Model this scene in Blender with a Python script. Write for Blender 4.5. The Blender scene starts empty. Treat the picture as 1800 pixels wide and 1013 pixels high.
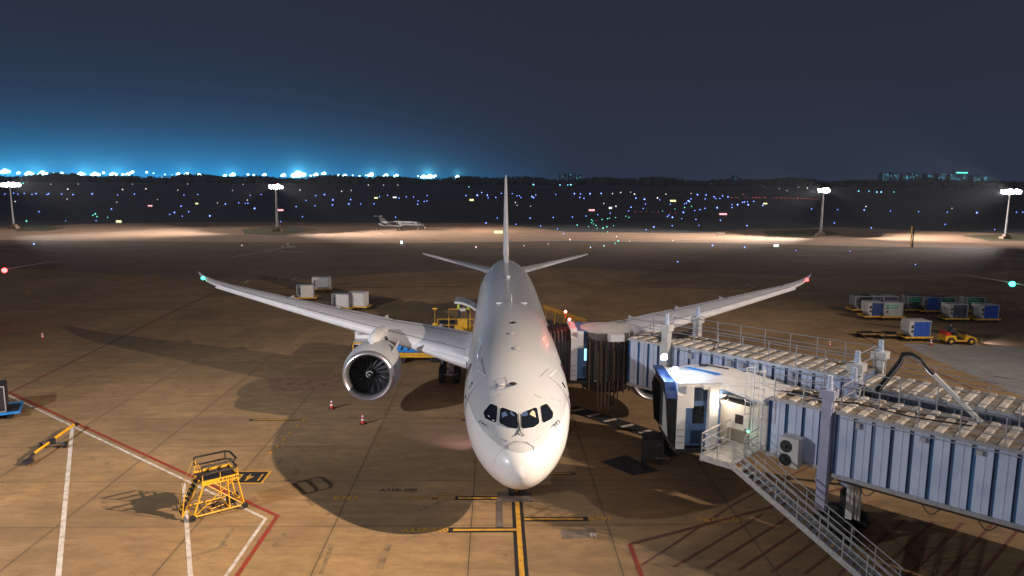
import bpy, math, random
import numpy as np
from mathutils import Vector, Matrix
from mathutils.bvhtree import BVHTree
random.seed(7)
S = bpy.context.scene
COL = S.collection
R = math.radians
# ------------------------------------------------------------------ camera
F, PITCH, YAW, ROLL = 1274.0, R(8.497), R(1.314), R(-0.354)
CAM = Vector((-1.16, -30.77, 16.4))
fw = Vector((math.sin(YAW) * math.cos(PITCH), math.cos(YAW) * math.cos(PITCH), -math.sin(PITCH)))
rt = Vector((math.cos(YAW), -math.sin(YAW), 0)); up = rt.cross(fw)
RT = rt * math.cos(ROLL) - up * math.sin(ROLL); UP = up * math.cos(ROLL) + rt * math.sin(ROLL)
cd = bpy.data.cameras.new('camera'); cam = bpy.data.objects.new('camera', cd); COL.objects.link(cam)
cd.sensor_width = 36; cd.lens = 36 * F / 1800; cd.clip_end = 20000; cd.clip_start = 0.5
M3 = Matrix((RT, UP, -fw)).transposed(); cam.matrix_world = Matrix.Translation(CAM) @ M3.to_4x4()
S.camera = cam
def ray(px, py): return fw * F + RT * (px - 900) - UP * (py - 506.5)
def at(px, py, z=0.0):
    d = ray(px, py); return CAM + d * ((z - CAM.z) / d.z)
def aty(px, py, y):
    d = ray(px, py); return CAM + d * ((y - CAM.y) / d.y)
# ------------------------------------------------------------------ render / world
S.view_settings.view_transform = 'Standard'; S.view_settings.look = 'None'
S.view_settings.exposure = 0.0; S.view_settings.gamma = 1.0
S.cycles.use_denoising = True
S.cycles.max_bounces = 6; S.cycles.sample_clamp_indirect = 4
W = bpy.data.worlds.new('World'); S.world = W; W.use_nodes = True
nt = W.node_tree; nt.nodes.clear()
def nd(nt, t, **k):
    n = nt.nodes.new(t)
    for a, b in k.items(): setattr(n, a, b)
    return n
def mth(nt, op, a, b=None, c=None, clamp=False):
    n = nd(nt, 'ShaderNodeMath', operation=op); n.use_clamp = clamp
    for i, v in enumerate((a, b, c)):
        if v is None: continue
        if isinstance(v, (int, float)): n.inputs[i].default_value = v
        else: nt.links.new(v, n.inputs[i])
    return n.outputs[0]
def vscale(nt, col, fac):
    n = nd(nt, 'ShaderNodeVectorMath', operation='SCALE'); n.inputs[0].default_value = col
    nt.links.new(fac, n.inputs['Scale']); return n.outputs[0]
def vadd(nt, a, b):
    n = nd(nt, 'ShaderNodeVectorMath', operation='ADD'); nt.links.new(a, n.inputs[0]); nt.links.new(b, n.inputs[1]); return n.outputs[0]
tc = nd(nt, 'ShaderNodeTexCoord'); sx = nd(nt, 'ShaderNodeSeparateXYZ'); nt.links.new(tc.outputs['Generated'], sx.inputs[0])
X_, Y_, Z_ = sx.outputs
el = mth(nt, 'MAXIMUM', mth(nt, 'ARCSINE', Z_), 0.0)
az = mth(nt, 'ARCTAN2', X_, Y_)                                   # radians, 0 = down the runway, + = right
def ex(k): return mth(nt, 'EXPONENT', mth(nt, 'MULTIPLY', el, -1.0 / k))
def ss(v, a, b):
    n = nd(nt, 'ShaderNodeMapRange', interpolation_type='SMOOTHSTEP'); nt.links.new(v, n.inputs[0])
    n.inputs[1].default_value = a; n.inputs[2].default_value = b; return n.outputs[0]
left = mth(nt, 'SUBTRACT', 1.0, ss(az, -0.42, 0.14))
ahead = ss(Y_, -0.1, 0.4)
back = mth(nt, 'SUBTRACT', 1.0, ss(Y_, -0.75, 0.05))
base = vscale(nt, (0.0205, 0.0240, 0.0375), mth(nt, 'ADD', 1.0, 0.0))
g1 = vscale(nt, (0.004, 0.030, 0.075), mth(nt, 'MULTIPLY', ex(0.095), mth(nt, 'ADD', mth(nt, 'MULTIPLY', left, 1.0), 0.34)))
g2 = vscale(nt, (0.002, 0.34, 0.80), mth(nt, 'MULTIPLY', mth(nt, 'MULTIPLY', ex(0.026), ahead), left))
# added fill: low warm-white glow in the sky behind the camera, standing for the terminal
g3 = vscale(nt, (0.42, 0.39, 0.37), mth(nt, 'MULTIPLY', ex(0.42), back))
lob = None  # lamp halos painted into the sky colour along the left horizon
for px_, k_, w_ in ((9, 1.0, 1.3), (62, .9, 1.6), (150, .9, 1.5), (205, .8, 1.4), (325, .5, 1.3), (405, .6, 1.2), (524, 1.7, 1.3), (562, .4, 1.0), (653, .7, 1.0), (690, .6, 1.1), (752, 1.1, 1.1), (804, .5, .8)):
    d_ = ray(px_, 305).normalized(); a0 = math.atan2(d_.x, d_.y); e0 = math.asin(d_.z)
    q1 = mth(nt, 'POWER', mth(nt, 'DIVIDE', mth(nt, 'SUBTRACT', az, a0), .0085 * w_), 2.0); q2 = mth(nt, 'POWER', mth(nt, 'DIVIDE', mth(nt, 'SUBTRACT', el, e0), .0075 * w_), 2.0)
    v_ = mth(nt, 'MULTIPLY', mth(nt, 'DIVIDE', k_, mth(nt, 'POWER', mth(nt, 'ADD', 1.0, mth(nt, 'ADD', q1, q2)), 1.5)), ahead)
    lob = v_ if lob is None else mth(nt, 'ADD', lob, v_)
g2 = vadd(nt, g2, vscale(nt, (0.08, 0.42, 0.62), lob))
bg = nd(nt, 'ShaderNodeBackground'); wo = nd(nt, 'ShaderNodeOutputWorld')
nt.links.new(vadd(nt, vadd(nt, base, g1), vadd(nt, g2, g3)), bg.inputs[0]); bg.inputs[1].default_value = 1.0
nt.links.new(bg.outputs[0], wo.inputs[0])
# ------------------------------------------------------------------ floodlights (terminal roof, out of frame), plus added fill lamps
def lamp(name, loc, target, power, color, size=0.3, spot=None, blend=0.4, kind='SPOT'):
    l = bpy.data.lights.new(name, kind); l.energy = power; l.color = color; l.shadow_soft_size = size
    if kind == 'SPOT': l.spot_size = R(spot or 120); l.spot_blend = blend
    o = bpy.data.objects.new(name, l); COL.objects.link(o); o.location = loc
    if target is not None: o.rotation_euler = (Vector(target) - Vector(loc)).to_track_quat('-Z', 'Y').to_euler()
    return o
FLOOD_R = (80, -16, 50); FLOOD_L = (-44, -16, 22)
lamp('floodlight_lamp', FLOOD_R, (-24, -3, 0), 660000, (1.0, 0.76, 0.54), 0.5, 18, 1.0)
lamp('floodlight_lamp', FLOOD_R, (-36, 9, 0), 470000, (1.0, 0.76, 0.54), 0.5, 24, 1.0)
lamp('floodlight_lamp', FLOOD_R, (0, 40, 5), 250000, (1.0, 0.84, 0.72), 0.5, 64, 0.9)  # wide beam added at the right floodlight to lift wings and tail
lamp('floodlight_lamp', (-44, -16, 22), (-6, 42, 6), 60000, (0.95, 0.93, 1.0), 0.35, 52, 0.9)  # second beam added at the left floodlight to brighten crest and wings
lamp('nose_fill_lamp', (4, -42, 14), (0, 2.0, 3.4), 10000, (1.0, 0.91, 0.94), 0.3, 24, 0.8)  # unseen fill spot added to brighten the nose
lamp('floodlight_lamp', FLOOD_L, (6, 30, 3), 44000, (0.90, 0.92, 1.0), 0.35, 120, 0.5)

# ------------------------------------------------------------------ materials
MATS = {}
def mat(name, col, rough=0.5, metal=0.0, var=0.0, vscl=2.0, bump=0.0, col2=None, spec=0.5, coat=0.0):
    if name in MATS: return MATS[name]
    m = bpy.data.materials.new(name); m.use_nodes = True; n = m.node_tree; b = n.nodes['Principled BSDF']
    b.inputs['Base Color'].default_value = (*col, 1); b.inputs['Roughness'].default_value = rough
    b.inputs['Metallic'].default_value = metal; b.inputs['Specular IOR Level'].default_value = spec
    b.inputs['Coat Weight'].default_value = coat; b.inputs['Coat Roughness'].default_value = 0.15
    if var or bump:
        g = n.nodes.new('ShaderNodeTexCoord'); t = n.nodes.new('ShaderNodeTexNoise')
        t.inputs['Scale'].default_value = vscl; t.inputs['Detail'].default_value = 6
        n.links.new(g.outputs['Object'], t.inputs['Vector'])
        mx = n.nodes.new('ShaderNodeMix'); mx.data_type = 'RGBA'
        c2 = col2 or tuple(c * (1 - var) for c in col)
        mr = n.nodes.new('ShaderNodeMapRange'); mr.inputs[1].default_value = 0.42; mr.inputs[2].default_value = 0.68
        n.links.new(t.outputs[0], mr.inputs[0]); n.links.new(mr.outputs[0], mx.inputs[0])
        mx.inputs[6].default_value = (*col, 1); mx.inputs[7].default_value = (*c2, 1)
        n.links.new(mx.outputs[2], b.inputs['Base Color'])
        r2 = n.nodes.new('ShaderNodeMapRange'); r2.inputs[3].default_value = rough * 0.85; r2.inputs[4].default_value = min(1, rough * 1.25)
        n.links.new(t.outputs[0], r2.inputs[0]); n.links.new(r2.outputs[0], b.inputs['Roughness'])
        if bump:
            bp = n.nodes.new('ShaderNodeBump'); bp.inputs['Strength'].default_value = bump; bp.inputs['Distance'].default_value = 0.05
            n.links.new(t.outputs[0], bp.inputs['Height']); n.links.new(bp.outputs[0], b.inputs['Normal'])
    MATS[name] = m; return m
def emi(name, col, st):
    if name in MATS: return MATS[name]
    m = bpy.data.materials.new(name); m.use_nodes = True; b = m.node_tree.nodes['Principled BSDF']
    b.inputs['Base Color'].default_value = (0.02, 0.02, 0.02, 1); b.inputs['Emission Color'].default_value = (*col, 1)
    b.inputs['Emission Strength'].default_value = st; m.cycles.emission_sampling = 'NONE' if st < 60 else 'AUTO'
    MATS[name] = m; return m
m_white = mat('white_paint', (0.72, 0.71, 0.70), 0.38, var=0.12, vscl=1.2)
m_wing = mat('wing_paint', (0.82, 0.80, 0.81), 0.42, var=0.16, vscl=0.7)
m_lgrey = mat('light_grey_paint', (0.42, 0.43, 0.44), 0.4, var=0.12)
m_cream = mat('cream_panel', (0.62, 0.60, 0.56), 0.55, var=0.2, vscl=1.5)
m_steel = mat('galvanised_steel', (0.50, 0.51, 0.54), 0.42, 0.6, var=0.25, vscl=6)
m_chrome = mat('bare_metal', (0.62, 0.60, 0.62), 0.22, 0.95)
m_dark = mat('dark_metal', (0.035, 0.035, 0.04), 0.5, 0.3, var=0.3)
m_black = mat('black_rubber', (0.012, 0.012, 0.013), 0.6, var=0.3, vscl=4, bump=0.2)
m_fabric = mat('black_bellows_fabric', (0.022, 0.021, 0.022), 0.45, var=0.35, vscl=3)
m_bfabric = mat('blue_black_fabric', (0.02, 0.045, 0.13), 0.38, var=0.4, vscl=3)
m_glass = mat('dark_glass', (0.008, 0.011, 0.018), 0.05, spec=0.7)
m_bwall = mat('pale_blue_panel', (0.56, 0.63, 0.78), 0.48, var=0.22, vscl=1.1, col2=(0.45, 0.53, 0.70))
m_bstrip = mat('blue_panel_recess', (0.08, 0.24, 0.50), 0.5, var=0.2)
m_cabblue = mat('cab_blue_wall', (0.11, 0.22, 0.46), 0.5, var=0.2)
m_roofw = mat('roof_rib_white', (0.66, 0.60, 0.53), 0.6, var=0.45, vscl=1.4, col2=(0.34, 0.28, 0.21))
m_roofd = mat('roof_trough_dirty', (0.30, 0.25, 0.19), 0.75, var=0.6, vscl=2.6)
m_yel = mat('yellow_paint', (0.80, 0.42, 0.02), 0.45, var=0.25, vscl=5)
m_red = mat('red_paint', (0.55, 0.03, 0.02), 0.45)
m_blue = mat('blue_curtain', (0.012, 0.075, 0.42), 0.55, var=0.3, vscl=3, bump=0.3)
m_blue2 = mat('bright_blue_paint', (0.02, 0.22, 0.62), 0.5, var=0.25)
m_purple = mat('burgundy_lettering', (0.13, 0.012, 0.045), 0.4)
m_skin = mat('skin', (0.45, 0.26, 0.18), 0.6)
m_vest = mat('hi_vis_vest', (0.55, 0.72, 0.05), 0.6)
m_cloth = mat('dark_workwear', (0.03, 0.04, 0.07), 0.8)
m_green = mat('green_lettering', (0.05, 0.36, 0.2), 0.5)
m_brown = mat('brown_cable_cover', (0.19, 0.13, 0.08), 0.5, var=0.4, vscl=5)
# ------------------------------------------------------------------ mesh builder
class MB:
    def __init__(s): s.v = []; s.f = []; s.m = []
    def add(s, vs, fs, m=0):
        k = len(s.v); s.v += [Vector(a) for a in vs]
        for f in fs: s.f.append([i + k for i in f]); s.m.append(m)
        return s
    def box(s, x0, x1, y0, y1, z0, z1, m=0, M=None):
        vs = [Vector((x, y, z)) for z in (z0, z1) for y in (y0, y1) for x in (x0, x1)]
        if M is not None: vs = [M @ v for v in vs]
        return s.add(vs, [(0, 2, 3, 1), (4, 5, 7, 6), (0, 1, 5, 4), (2, 6, 7, 3), (0, 4, 6, 2), (1, 3, 7, 5)], m)
    def bbox(s, c, d, rz=0, m=0):
        M = Matrix.Translation(c) @ Matrix.Rotation(rz, 4, 'Z'); a, b, e = (q / 2 for q in d)
        return s.box(-a, a, -b, b, -e, e, m, M)
    def tube(s, pts, r, n=6, m=0, cap=True):
        pts = [Vector(p) for p in pts]; rings = []
        for i, p in enumerate(pts):
            a = pts[max(i - 1, 0)]; b = pts[min(i + 1, len(pts) - 1)]; t = (b - a).normalized()
            h = Vector((0, 0, 1)) if abs(t.z) < 0.95 else Vector((1, 0, 0))
            u = t.cross(h).normalized(); w = t.cross(u); rr = r[i] if isinstance(r, (list, tuple)) else r
            rings.append([p + (u * math.cos(k * 2 * math.pi / n) + w * math.sin(k * 2 * math.pi / n)) * rr for k in range(n)])
        return s.loft(rings, m, cap)
    def loft(s, rings, m=0, cap=True, closed=True):
        n = len(rings[0]); vs = [p for r in rings for p in r]; fs = []
        for i in range(len(rings) - 1):
            for k in range(n if closed else n - 1):
                k2 = (k + 1) % n; fs.append((i * n + k, i * n + k2, (i + 1) * n + k2, (i + 1) * n + k))
        if cap: fs += [tuple(range(n))[::-1], tuple((len(rings) - 1) * n + k for k in range(n))]
        return s.add(vs, fs, m)
    def lathe(s, prof, c=(0, 0, 0), ax='Z', n=32, m=0):
        rings = []
        for a, r in prof:
            rg = []
            for k in range(n):
                t = k * 2 * math.pi / n; p, q = r * math.cos(t), r * math.sin(t)
                rg.append(Vector(c) + Vector({'Z': (p, q, a), 'Y': (p, a, q), 'X': (a, p, q)}[ax]))
            rings.append(rg)
        return s.loft(rings, m, False)
    def ball(s, c, r, m=0, n=8, sc=(1, 1, 1)):
        rings = []
        for i in range(n // 2 + 1):
            t = math.pi * i / (n // 2); z = -math.cos(t); q = max(math.sin(t), 0.02)
            rings.append([Vector(c) + Vector((q * math.cos(k * 2 * math.pi / n) * sc[0], q * math.sin(k * 2 * math.pi / n) * sc[1], z * sc[2])) * r for k in range(n)])
        return s.loft(rings, m)
    def prism(s, poly, z0, z1, m=0):
        n = len(poly); return s.loft([[Vector((p[0], p[1], z0)) for p in poly], [Vector((p[0], p[1], z1)) for p in poly]], m)
    def build(s, name, mats, parent=None, world=False, smooth=None, loc=None):
        inv = parent['_m'].inverted() if (parent is not None and world and False) else None
        vs = s.v
        if world and parent is not None: iv = ROOTM[root_of(parent)].inverted(); vs = [iv @ v for v in vs]
        me = bpy.data.meshes.new(name); me.from_pydata([tuple(v) for v in vs], [], s.f)
        if not isinstance(mats, (list, tuple)): mats = [mats]
        for m in mats: me.materials.append(m)
        me.polygons.foreach_set('material_index', s.m)
        if smooth is not None:
            me.polygons.foreach_set('use_smooth', [True] * len(me.polygons)); me.set_sharp_from_angle(angle=R(smooth))
        import bmesh
        bm = bmesh.new(); bm.from_mesh(me); bmesh.ops.recalc_face_normals(bm, faces=bm.faces); bm.to_mesh(me); bm.free()
        me.update()
        o = bpy.data.objects.new(name, me); COL.objects.link(o)
        if parent is not None: o.parent = parent; PAR[o.name] = parent
        if loc is not None: o.location = loc
        return o
ROOTM = {}; PAR = {}
def root_of(o):
    while o.name in PAR: o = PAR[o.name]
    return o.name
def tag(o, label=None, cat=None, group=None, kind=None):
    for k, v in (('label', label), ('category', cat), ('group', group), ('kind', kind)):
        if v: o[k] = v
    return o
def thing(name, label, cat, loc=(0, 0, 0), rz=0, group=None, rx=0):
    o = bpy.data.objects.new(name, None); COL.objects.link(o); o.empty_display_size = 0.3
    o.location = loc; o.rotation_euler = (rx, 0, rz); tag(o, label, cat, group)
    ROOTM[o.name] = Matrix.Translation(loc) @ Matrix.Rotation(rz, 4, 'Z') @ Matrix.Rotation(rx, 4, 'X'); return o
def dup(root, loc, rz=0, label=None, group=None):
    r = root.copy(); COL.objects.link(r); r.location = loc; r.rotation_euler = (0, 0, rz)
    if label: r['label'] = label
    if group: r['group'] = group
    for ch in list(root.children):
        c = ch.copy(); COL.objects.link(c); c.parent = r
        for g in ch.children:
            d = g.copy(); COL.objects.link(d); d.parent = c
    return r
def struct(o): o['kind'] = 'structure'; return o
def text_mesh(s, size, name):
    c = bpy.data.curves.new(name, 'FONT'); c.body = s; c.size = size; c.align_x = 'CENTER'; c.align_y = 'CENTER'; c.offset = size * 0.012
    o = bpy.data.objects.new(name, c); COL.objects.link(o)
    me = bpy.data.meshes.new_from_object(o); bpy.data.objects.remove(o); me.name = name; return me

# ------------------------------------------------------------------ ground
def ground_mat(name, c1, c2, slabs=False, x0=0, y0=0, dx=6.5, dy=5.25, scale=1.0, jcol=(0.03, 0.026, 0.022)):
    m = bpy.data.materials.new(name); m.use_nodes = True; n = m.node_tree; b = n.nodes['Principled BSDF']
    g = nd(n, 'ShaderNodeNewGeometry'); sp = nd(n, 'ShaderNodeSeparateXYZ'); n.links.new(g.outputs['Position'], sp.inputs[0])
    def noise(sc, det=5, stretch=None, rough=0.6, off=0):
        t = nd(n, 'ShaderNodeTexNoise'); t.inputs['Scale'].default_value = sc; t.inputs['Detail'].default_value = det; t.inputs['Roughness'].default_value = rough
        mp = nd(n, 'ShaderNodeMapping'); mp.inputs['Scale'].default_value = stretch or (1, 1, 1); mp.inputs['Location'].default_value = (off, off * 1.7, 0)
        mp.inputs['Rotation'].default_value = (0, 0, 0.5 if stretch else 0)
        n.links.new(g.outputs['Position'], mp.inputs[0]); n.links.new(mp.outputs[0], t.inputs['Vector']); return t.outputs[0]
    def mr(v, a, b_, c=0., d=1.):
        q = nd(n, 'ShaderNodeMapRange'); n.links.new(v, q.inputs[0])
        for i, t in enumerate((a, b_, c, d)): q.inputs[i + 1].default_value = t
        return q.outputs[0]
    def mix(f, a, c, mode='MIX'):
        q = nd(n, 'ShaderNodeMix'); q.data_type = 'RGBA'; q.blend_type = mode
        for i, v in ((0, f), (6, a), (7, c)):
            if isinstance(v, (int, float)): q.inputs[i].default_value = v
            elif isinstance(v, tuple): q.inputs[i].default_value = (*v, 1)
            else: n.links.new(v, q.inputs[i])
        return q.outputs[2]
    col = mix(mr(noise(0.11 * scale, 7, None, .65), 0.40, 0.60), c1, c2)
    col = mix(mr(noise(0.9 * scale, 7, (1, 2.2, 1), 0.72, 9), 0.40, 0.70, 0, 0.75), col, tuple(c * 0.62 for c in c2))
    col = mix(mr(noise(0.35, 8, (0.5, 2.6, 1), 0.7, 31), 0.48, 0.72, 0, 0.6), col, tuple(c * 1.25 for c in c1))
    col = mix(mr(noise(1.7, 3, None, 0.4, 55), 0.70, 0.76, 0, 0.6), col, tuple(c * 0.35 for c in c2))
    col = mix(mr(noise(14, 4, None, 0.6, 3), 0.3, 0.7, 0, 0.3), col, tuple(c * 0.7 for c in c2))
    if slabs:
        fx = mth(n, 'DIVIDE', mth(n, 'SUBTRACT', sp.outputs[0], x0), dx); fy = mth(n, 'DIVIDE', mth(n, 'SUBTRACT', sp.outputs[1], y0), dy)
        cx = mth(n, 'FLOOR', fx); cy = mth(n, 'FLOOR', fy)
        cb = nd(n, 'ShaderNodeCombineXYZ'); n.links.new(cx, cb.inputs[0]); n.links.new(cy, cb.inputs[1])
        wn = nd(n, 'ShaderNodeTexWhiteNoise', noise_dimensions='3D'); n.links.new(cb.outputs[0], wn.inputs[0])
        col = mix(mr(wn.outputs[0], 0, 1, 0, 0.30), col, tuple(c * 0.55 for c in c2))
        ex_ = mth(n, 'MULTIPLY', mth(n, 'ABSOLUTE', mth(n, 'SUBTRACT', mth(n, 'FRACT', mth(n, 'ADD', fx, 0.5)), 0.5)), dx)
        ey_ = mth(n, 'MULTIPLY', mth(n, 'ABSOLUTE', mth(n, 'SUBTRACT', mth(n, 'FRACT', mth(n, 'ADD', fy, 0.5)), 0.5)), dy)
        far_ = mr(sp.outputs[1], 12, 45)
        d = mth(n, 'ADD', mth(n, 'MINIMUM', ex_, mth(n, 'ADD', ey_, 0.008)), mth(n, 'MULTIPLY', far_, 0.02))
        # patchy wear of individual bays
        col = mix(mth(n, 'MULTIPLY', mr(noise(0.045, 6, None, .7, 21), 0.48, 0.62), .5), col, tuple(c * .5 for c in c2))
        soft = mr(mth(n, 'ADD', d, mth(n, 'MULTIPLY', noise(3, 3), 0.1)), 0.04, 0.3, 0.28, 0)
        col = mix(soft, col, tuple(c * 0.5 for c in c2))
        col = mix(mr(d, 0.014, 0.026, 0.9, 0), col, jcol)
    n.links.new(col, b.inputs['Base Color'])
    n.links.new(mr(noise(0.7, 6, None, 0.6, 12), 0.3, 0.7, 0.55, 0.85), b.inputs['Roughness'])
    bp = nd(n, 'ShaderNodeBump'); bp.inputs['Strength'].default_value = 0.35; bp.inputs['Distance'].default_value = 0.02
    n.links.new(noise(9, 6, None, 0.7, 77), bp.inputs['Height']); n.links.new(bp.outputs[0], b.inputs['Normal'])
    return m
jx = at(822, 1013).x
g_conc = ground_mat('concrete_apron', (0.42, 0.262, 0.118), (0.28, 0.178, 0.088), True, jx, 1.93, 6.55, 5.25)
g_asph = ground_mat('asphalt_taxiway', (0.23, 0.155, 0.09), (0.15, 0.10, 0.062))
g_far = ground_mat('far_concrete', (0.54, 0.345, 0.225), (0.38, 0.25, 0.165), scale=0.15)
g_pale = ground_mat('pale_ground', (0.36, 0.33, 0.31), (0.30, 0.275, 0.26), True, 3, 2, 6.5, 5.25)
g_grass = ground_mat('airfield_grass', (0.13, 0.125, 0.12), (0.10, 0.10, 0.105), scale=0.05)
g_verge = ground_mat('dry_grass_verge', (0.20, 0.18, 0.09), (0.12, 0.11, 0.06), scale=0.2)
def sheet(name, pts, z, m, label=None):
    b = MB(); n = len(pts); b.add([(p[0], p[1], z) for p in pts], [tuple(range(n))]); o = struct(b.build(name, m))
    if o.data.polygons[0].normal.z < 0: o.data.flip_normals()
    if label: o['label'] = label
    return o
sheet('ground', [(-9000, -200), (9000, -200), (9000, 16000), (-9000, 16000)], -0.012, g_grass)
Yc = at(900, 490).y; Yb = at(900, 426).y; Yt = at(900, 388).y
cv = [tuple(at(x, y))[:2] for x, y in ((2300, 470), (1800, 476), (1500, 488), (1200, 478), (950, 470), (700, 480), (500, 494), (250, 484), (0, 470), (-500, 462))]
sheet('apron', [(-300, -60), (300, -60)] + cv, -0.004, g_conc)
sheet('taxiway', [(-700, 60), (700, 60), (700, Yb - 8), (-700, Yb + 6)], -0.008, g_asph)
# far lit apron: its far edge wavers as in the photo
fe = [at(x, y) for x, y in ((-300, 400), (0, 400), (90, 398), (140, 394), (300, 391), (480, 390), (640, 392), (860, 392), (1000, 408), (1230, 410), (1320, 402), (1480, 400), (1800, 412), (2200, 420))]
fn = [at(x, y) for x, y in ((2200, 442), (1800, 438), (1500, 433), (1300, 428), (1000, 424), (700, 428), (400, 426), (0, 422), (-300, 422))]
sheet('far_apron', [(p.x, p.y) for p in fe + fn], 0.003, g_far)
for pts in (((20, 401), (60, 397), (120, 400), (90, 406), (30, 407)), ((425, 403), (500, 397), (560, 404), (500, 414), (430, 412)), ((1340, 407), (1440, 404), (1480, 412), (1420, 419), (1350, 414)), ((1690, 414), (1800, 412), (1800, 424), (1740, 424))):
    sheet('grass_verge', [tuple(at(*p))[:2] for p in pts], 0.007, g_verge)
sheet('paler_area', [tuple(at(*p))[:2] for p in ((1584, 604), (1716, 607), (1830, 612), (1900, 740), (1650, 636))], 0.001, g_pale)  # paler area laid over the apron at the right
# ---- painted marks
p_white = mat('worn_white_marking', (0.62, 0.56, 0.50), 0.6, var=0.5, vscl=2.5, col2=(0.38, 0.31, 0.24))
p_red = mat('worn_red_marking', (0.30, 0.035, 0.02), 0.6, var=0.4, vscl=2, col2=(0.2, 0.05, 0.03))
p_dred = mat('faded_red_marking', (0.17, 0.05, 0.03), 0.7, var=0.5, vscl=2, col2=(0.16, 0.09, 0.06))
p_yel = mat('worn_yellow_marking', (0.66, 0.34, 0.03), 0.6, var=0.4, vscl=2.5, col2=(0.42, 0.22, 0.05))
p_blk = mat('black_marking', (0.018, 0.017, 0.017), 0.65, var=0.3)
p_stain = mat('tyre_stain', (0.10, 0.075, 0.06), 0.8, var=0.5, vscl=1.2, col2=(0.17, 0.13, 0.1))
LZ = [0.004]
def line(pts, w, m, z=None, name='painted_line'):
    if z is None: LZ[0] += 0.0006; z = LZ[0]
    b = MB(); P = [Vector((p[0], p[1], 0)) for p in pts]; L = []; Rr = []
    for i, p in enumerate(P):
        a = (P[i] - P[i - 1]).normalized() if i else None; c = (P[i + 1] - P[i]).normalized() if i < len(P) - 1 else None
        if a is None: a = c
        if c is None: c = a
        t = (a + c).normalized(); q = Vector((-t.y, t.x, 0)); k = w / 2 / max(q.dot(Vector((-a.y, a.x, 0))), 0.3)
        L.append(p + q * k); Rr.append(p - q * k)
    # cut into short stretches so wear shows
    for i in range(len(P) - 1):
        b.add([(v.x, v.y, z) for v in (L[i], L[i + 1], Rr[i + 1], Rr[i])], [(0, 3, 2, 1)])
    return struct(b.build(name, m))
def pl(px, w, m, z=None, name='painted_line'): return line([tuple(at(*p))[:2] for p in px], w, m, z, name)
pl([(14, 695), (467, 912), (385, 1030)], 0.17, p_white)
pl([(127, 752), (101, 1030)], 0.22, p_white); pl([(323, 850), (336, 1030)], 0.2, p_white)
pl([(10, 687), (488, 907), (405, 1030)], 0.2, p_red); pl([(14, 692), (318, 542), (425, 492)], 0.22, p_dred)
pl([(1505, 588), (1760, 707)], 0.2, p_dred)
for k in range(6):
    q = (474 + k * 11.5, 798 - k * 11.5); pl([q, (q[0] + 4, q[1] - 4.2)], 0.16, p_yel)
# centre line and stop bars
CZ = 0.004
def bar(x0, x1, y, hb=0.46, hy=0.2, capl=0.25):
    a, b_ = at(x0, y), at(x1, y)
    line([(a.x, a.y), (b_.x, a.y)], hb, p_blk, 0.0035, 'stop_bar_border'); line([(a.x + capl * (1 if x1 > x0 else -1), a.y), (b_.x, a.y)], hy, p_yel, 0.0085, 'stop_bar')
ca = at(907, 865); cb_ = at(919, 1030)
line([(ca.x, ca.y + 30), (cb_.x, cb_.y - 2)], 0.56, p_blk, 0.0015, 'centre_line_border'); line([(ca.x, ca.y + 30), (cb_.x, cb_.y - 2)], 0.22, p_yel, 0.0115, 'centre_line')
bar(797, 897, 876); bar(787, 908, 932, 0.5); bar(1034, 922, 912.5); bar(1012, 925, 833, 0.3, 0.14); bar(812, 860, 738.5, 0.4)
bar(438, 530, 738.5, 0.36, 0.12)
for px in ((898, 905, 868, 940), ):
    a = at(878, 905); line([(a.x, a.y + 1.6), (a.x, a.y - 1.3)], 0.32, p_stain, 0.0125, 'oil_stain')
a = at(905, 880); line([(a.x - 0.9, a.y + .4), (a.x + 0.9, a.y + .4)], 1.2, p_stain, 0.0128, 'oil_stain')
def ground_text(s, px, py, size, m, rot=0, skew=1.0, z=0.0135, name='painted_text'):
    me = text_mesh(s, size, name); me.materials.append(m); o = bpy.data.objects.new(name, me); COL.objects.link(o)
    p = at(px, py); o.location = (p.x, p.y, z); o.rotation_euler = (0, 0, rot); o.scale = (1, skew, 1); struct(o); return o
sheet('repair_patch', [tuple(at(*q))[:2] for q in ((470, 664), (598, 662), (592, 686), (476, 688))], 0.0014, mat('red_brown_patch', (.25, .14, .08), .8, var=.4, vscl=1.5))
sheet('repair_patch', [tuple(at(*q))[:2] for q in ((1055, 812), (1100, 800), (1160, 828), (1112, 836))], 0.0014, mat('black_patch', (.03, .03, .03), .8, var=.4, vscl=1.5))
sheet('repair_patch', [tuple(at(*q))[:2] for q in ((985, 932), (1045, 930), (1048, 945), (988, 948))], 0.0014, mat('grey_brown_patch', (.2, .15, .11), .8, var=.4, vscl=1.5))
random.seed(11)
p_faint = mat('faint_tyre_mark', (.25, .165, .085), .8, var=.5, vscl=2)
for k in range(12):                                                     # rubber streaks and drips round the stop position
    q = at(random.uniform(300, 1250), random.uniform(760, 1010)); l_ = random.uniform(.5, 2.4); a_ = random.choice((1.57, 1.5, .9, .75)) + random.uniform(-.08, .08)
    line([(q.x, q.y), (q.x + l_ * math.cos(a_), q.y + l_ * math.sin(a_))], random.uniform(.12, .3), p_faint, 0.0024 + k * .00003, 'tyre_mark')
p_ = at(790, 752); lamp('purple_pool_lamp', (-2.4, 10.5, 1.75), (p_.x, p_.y, 0), 700, (.80, .58, 1), .15, 75, 1)  # unseen lamp added to cast the purple pool on the ground
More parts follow.
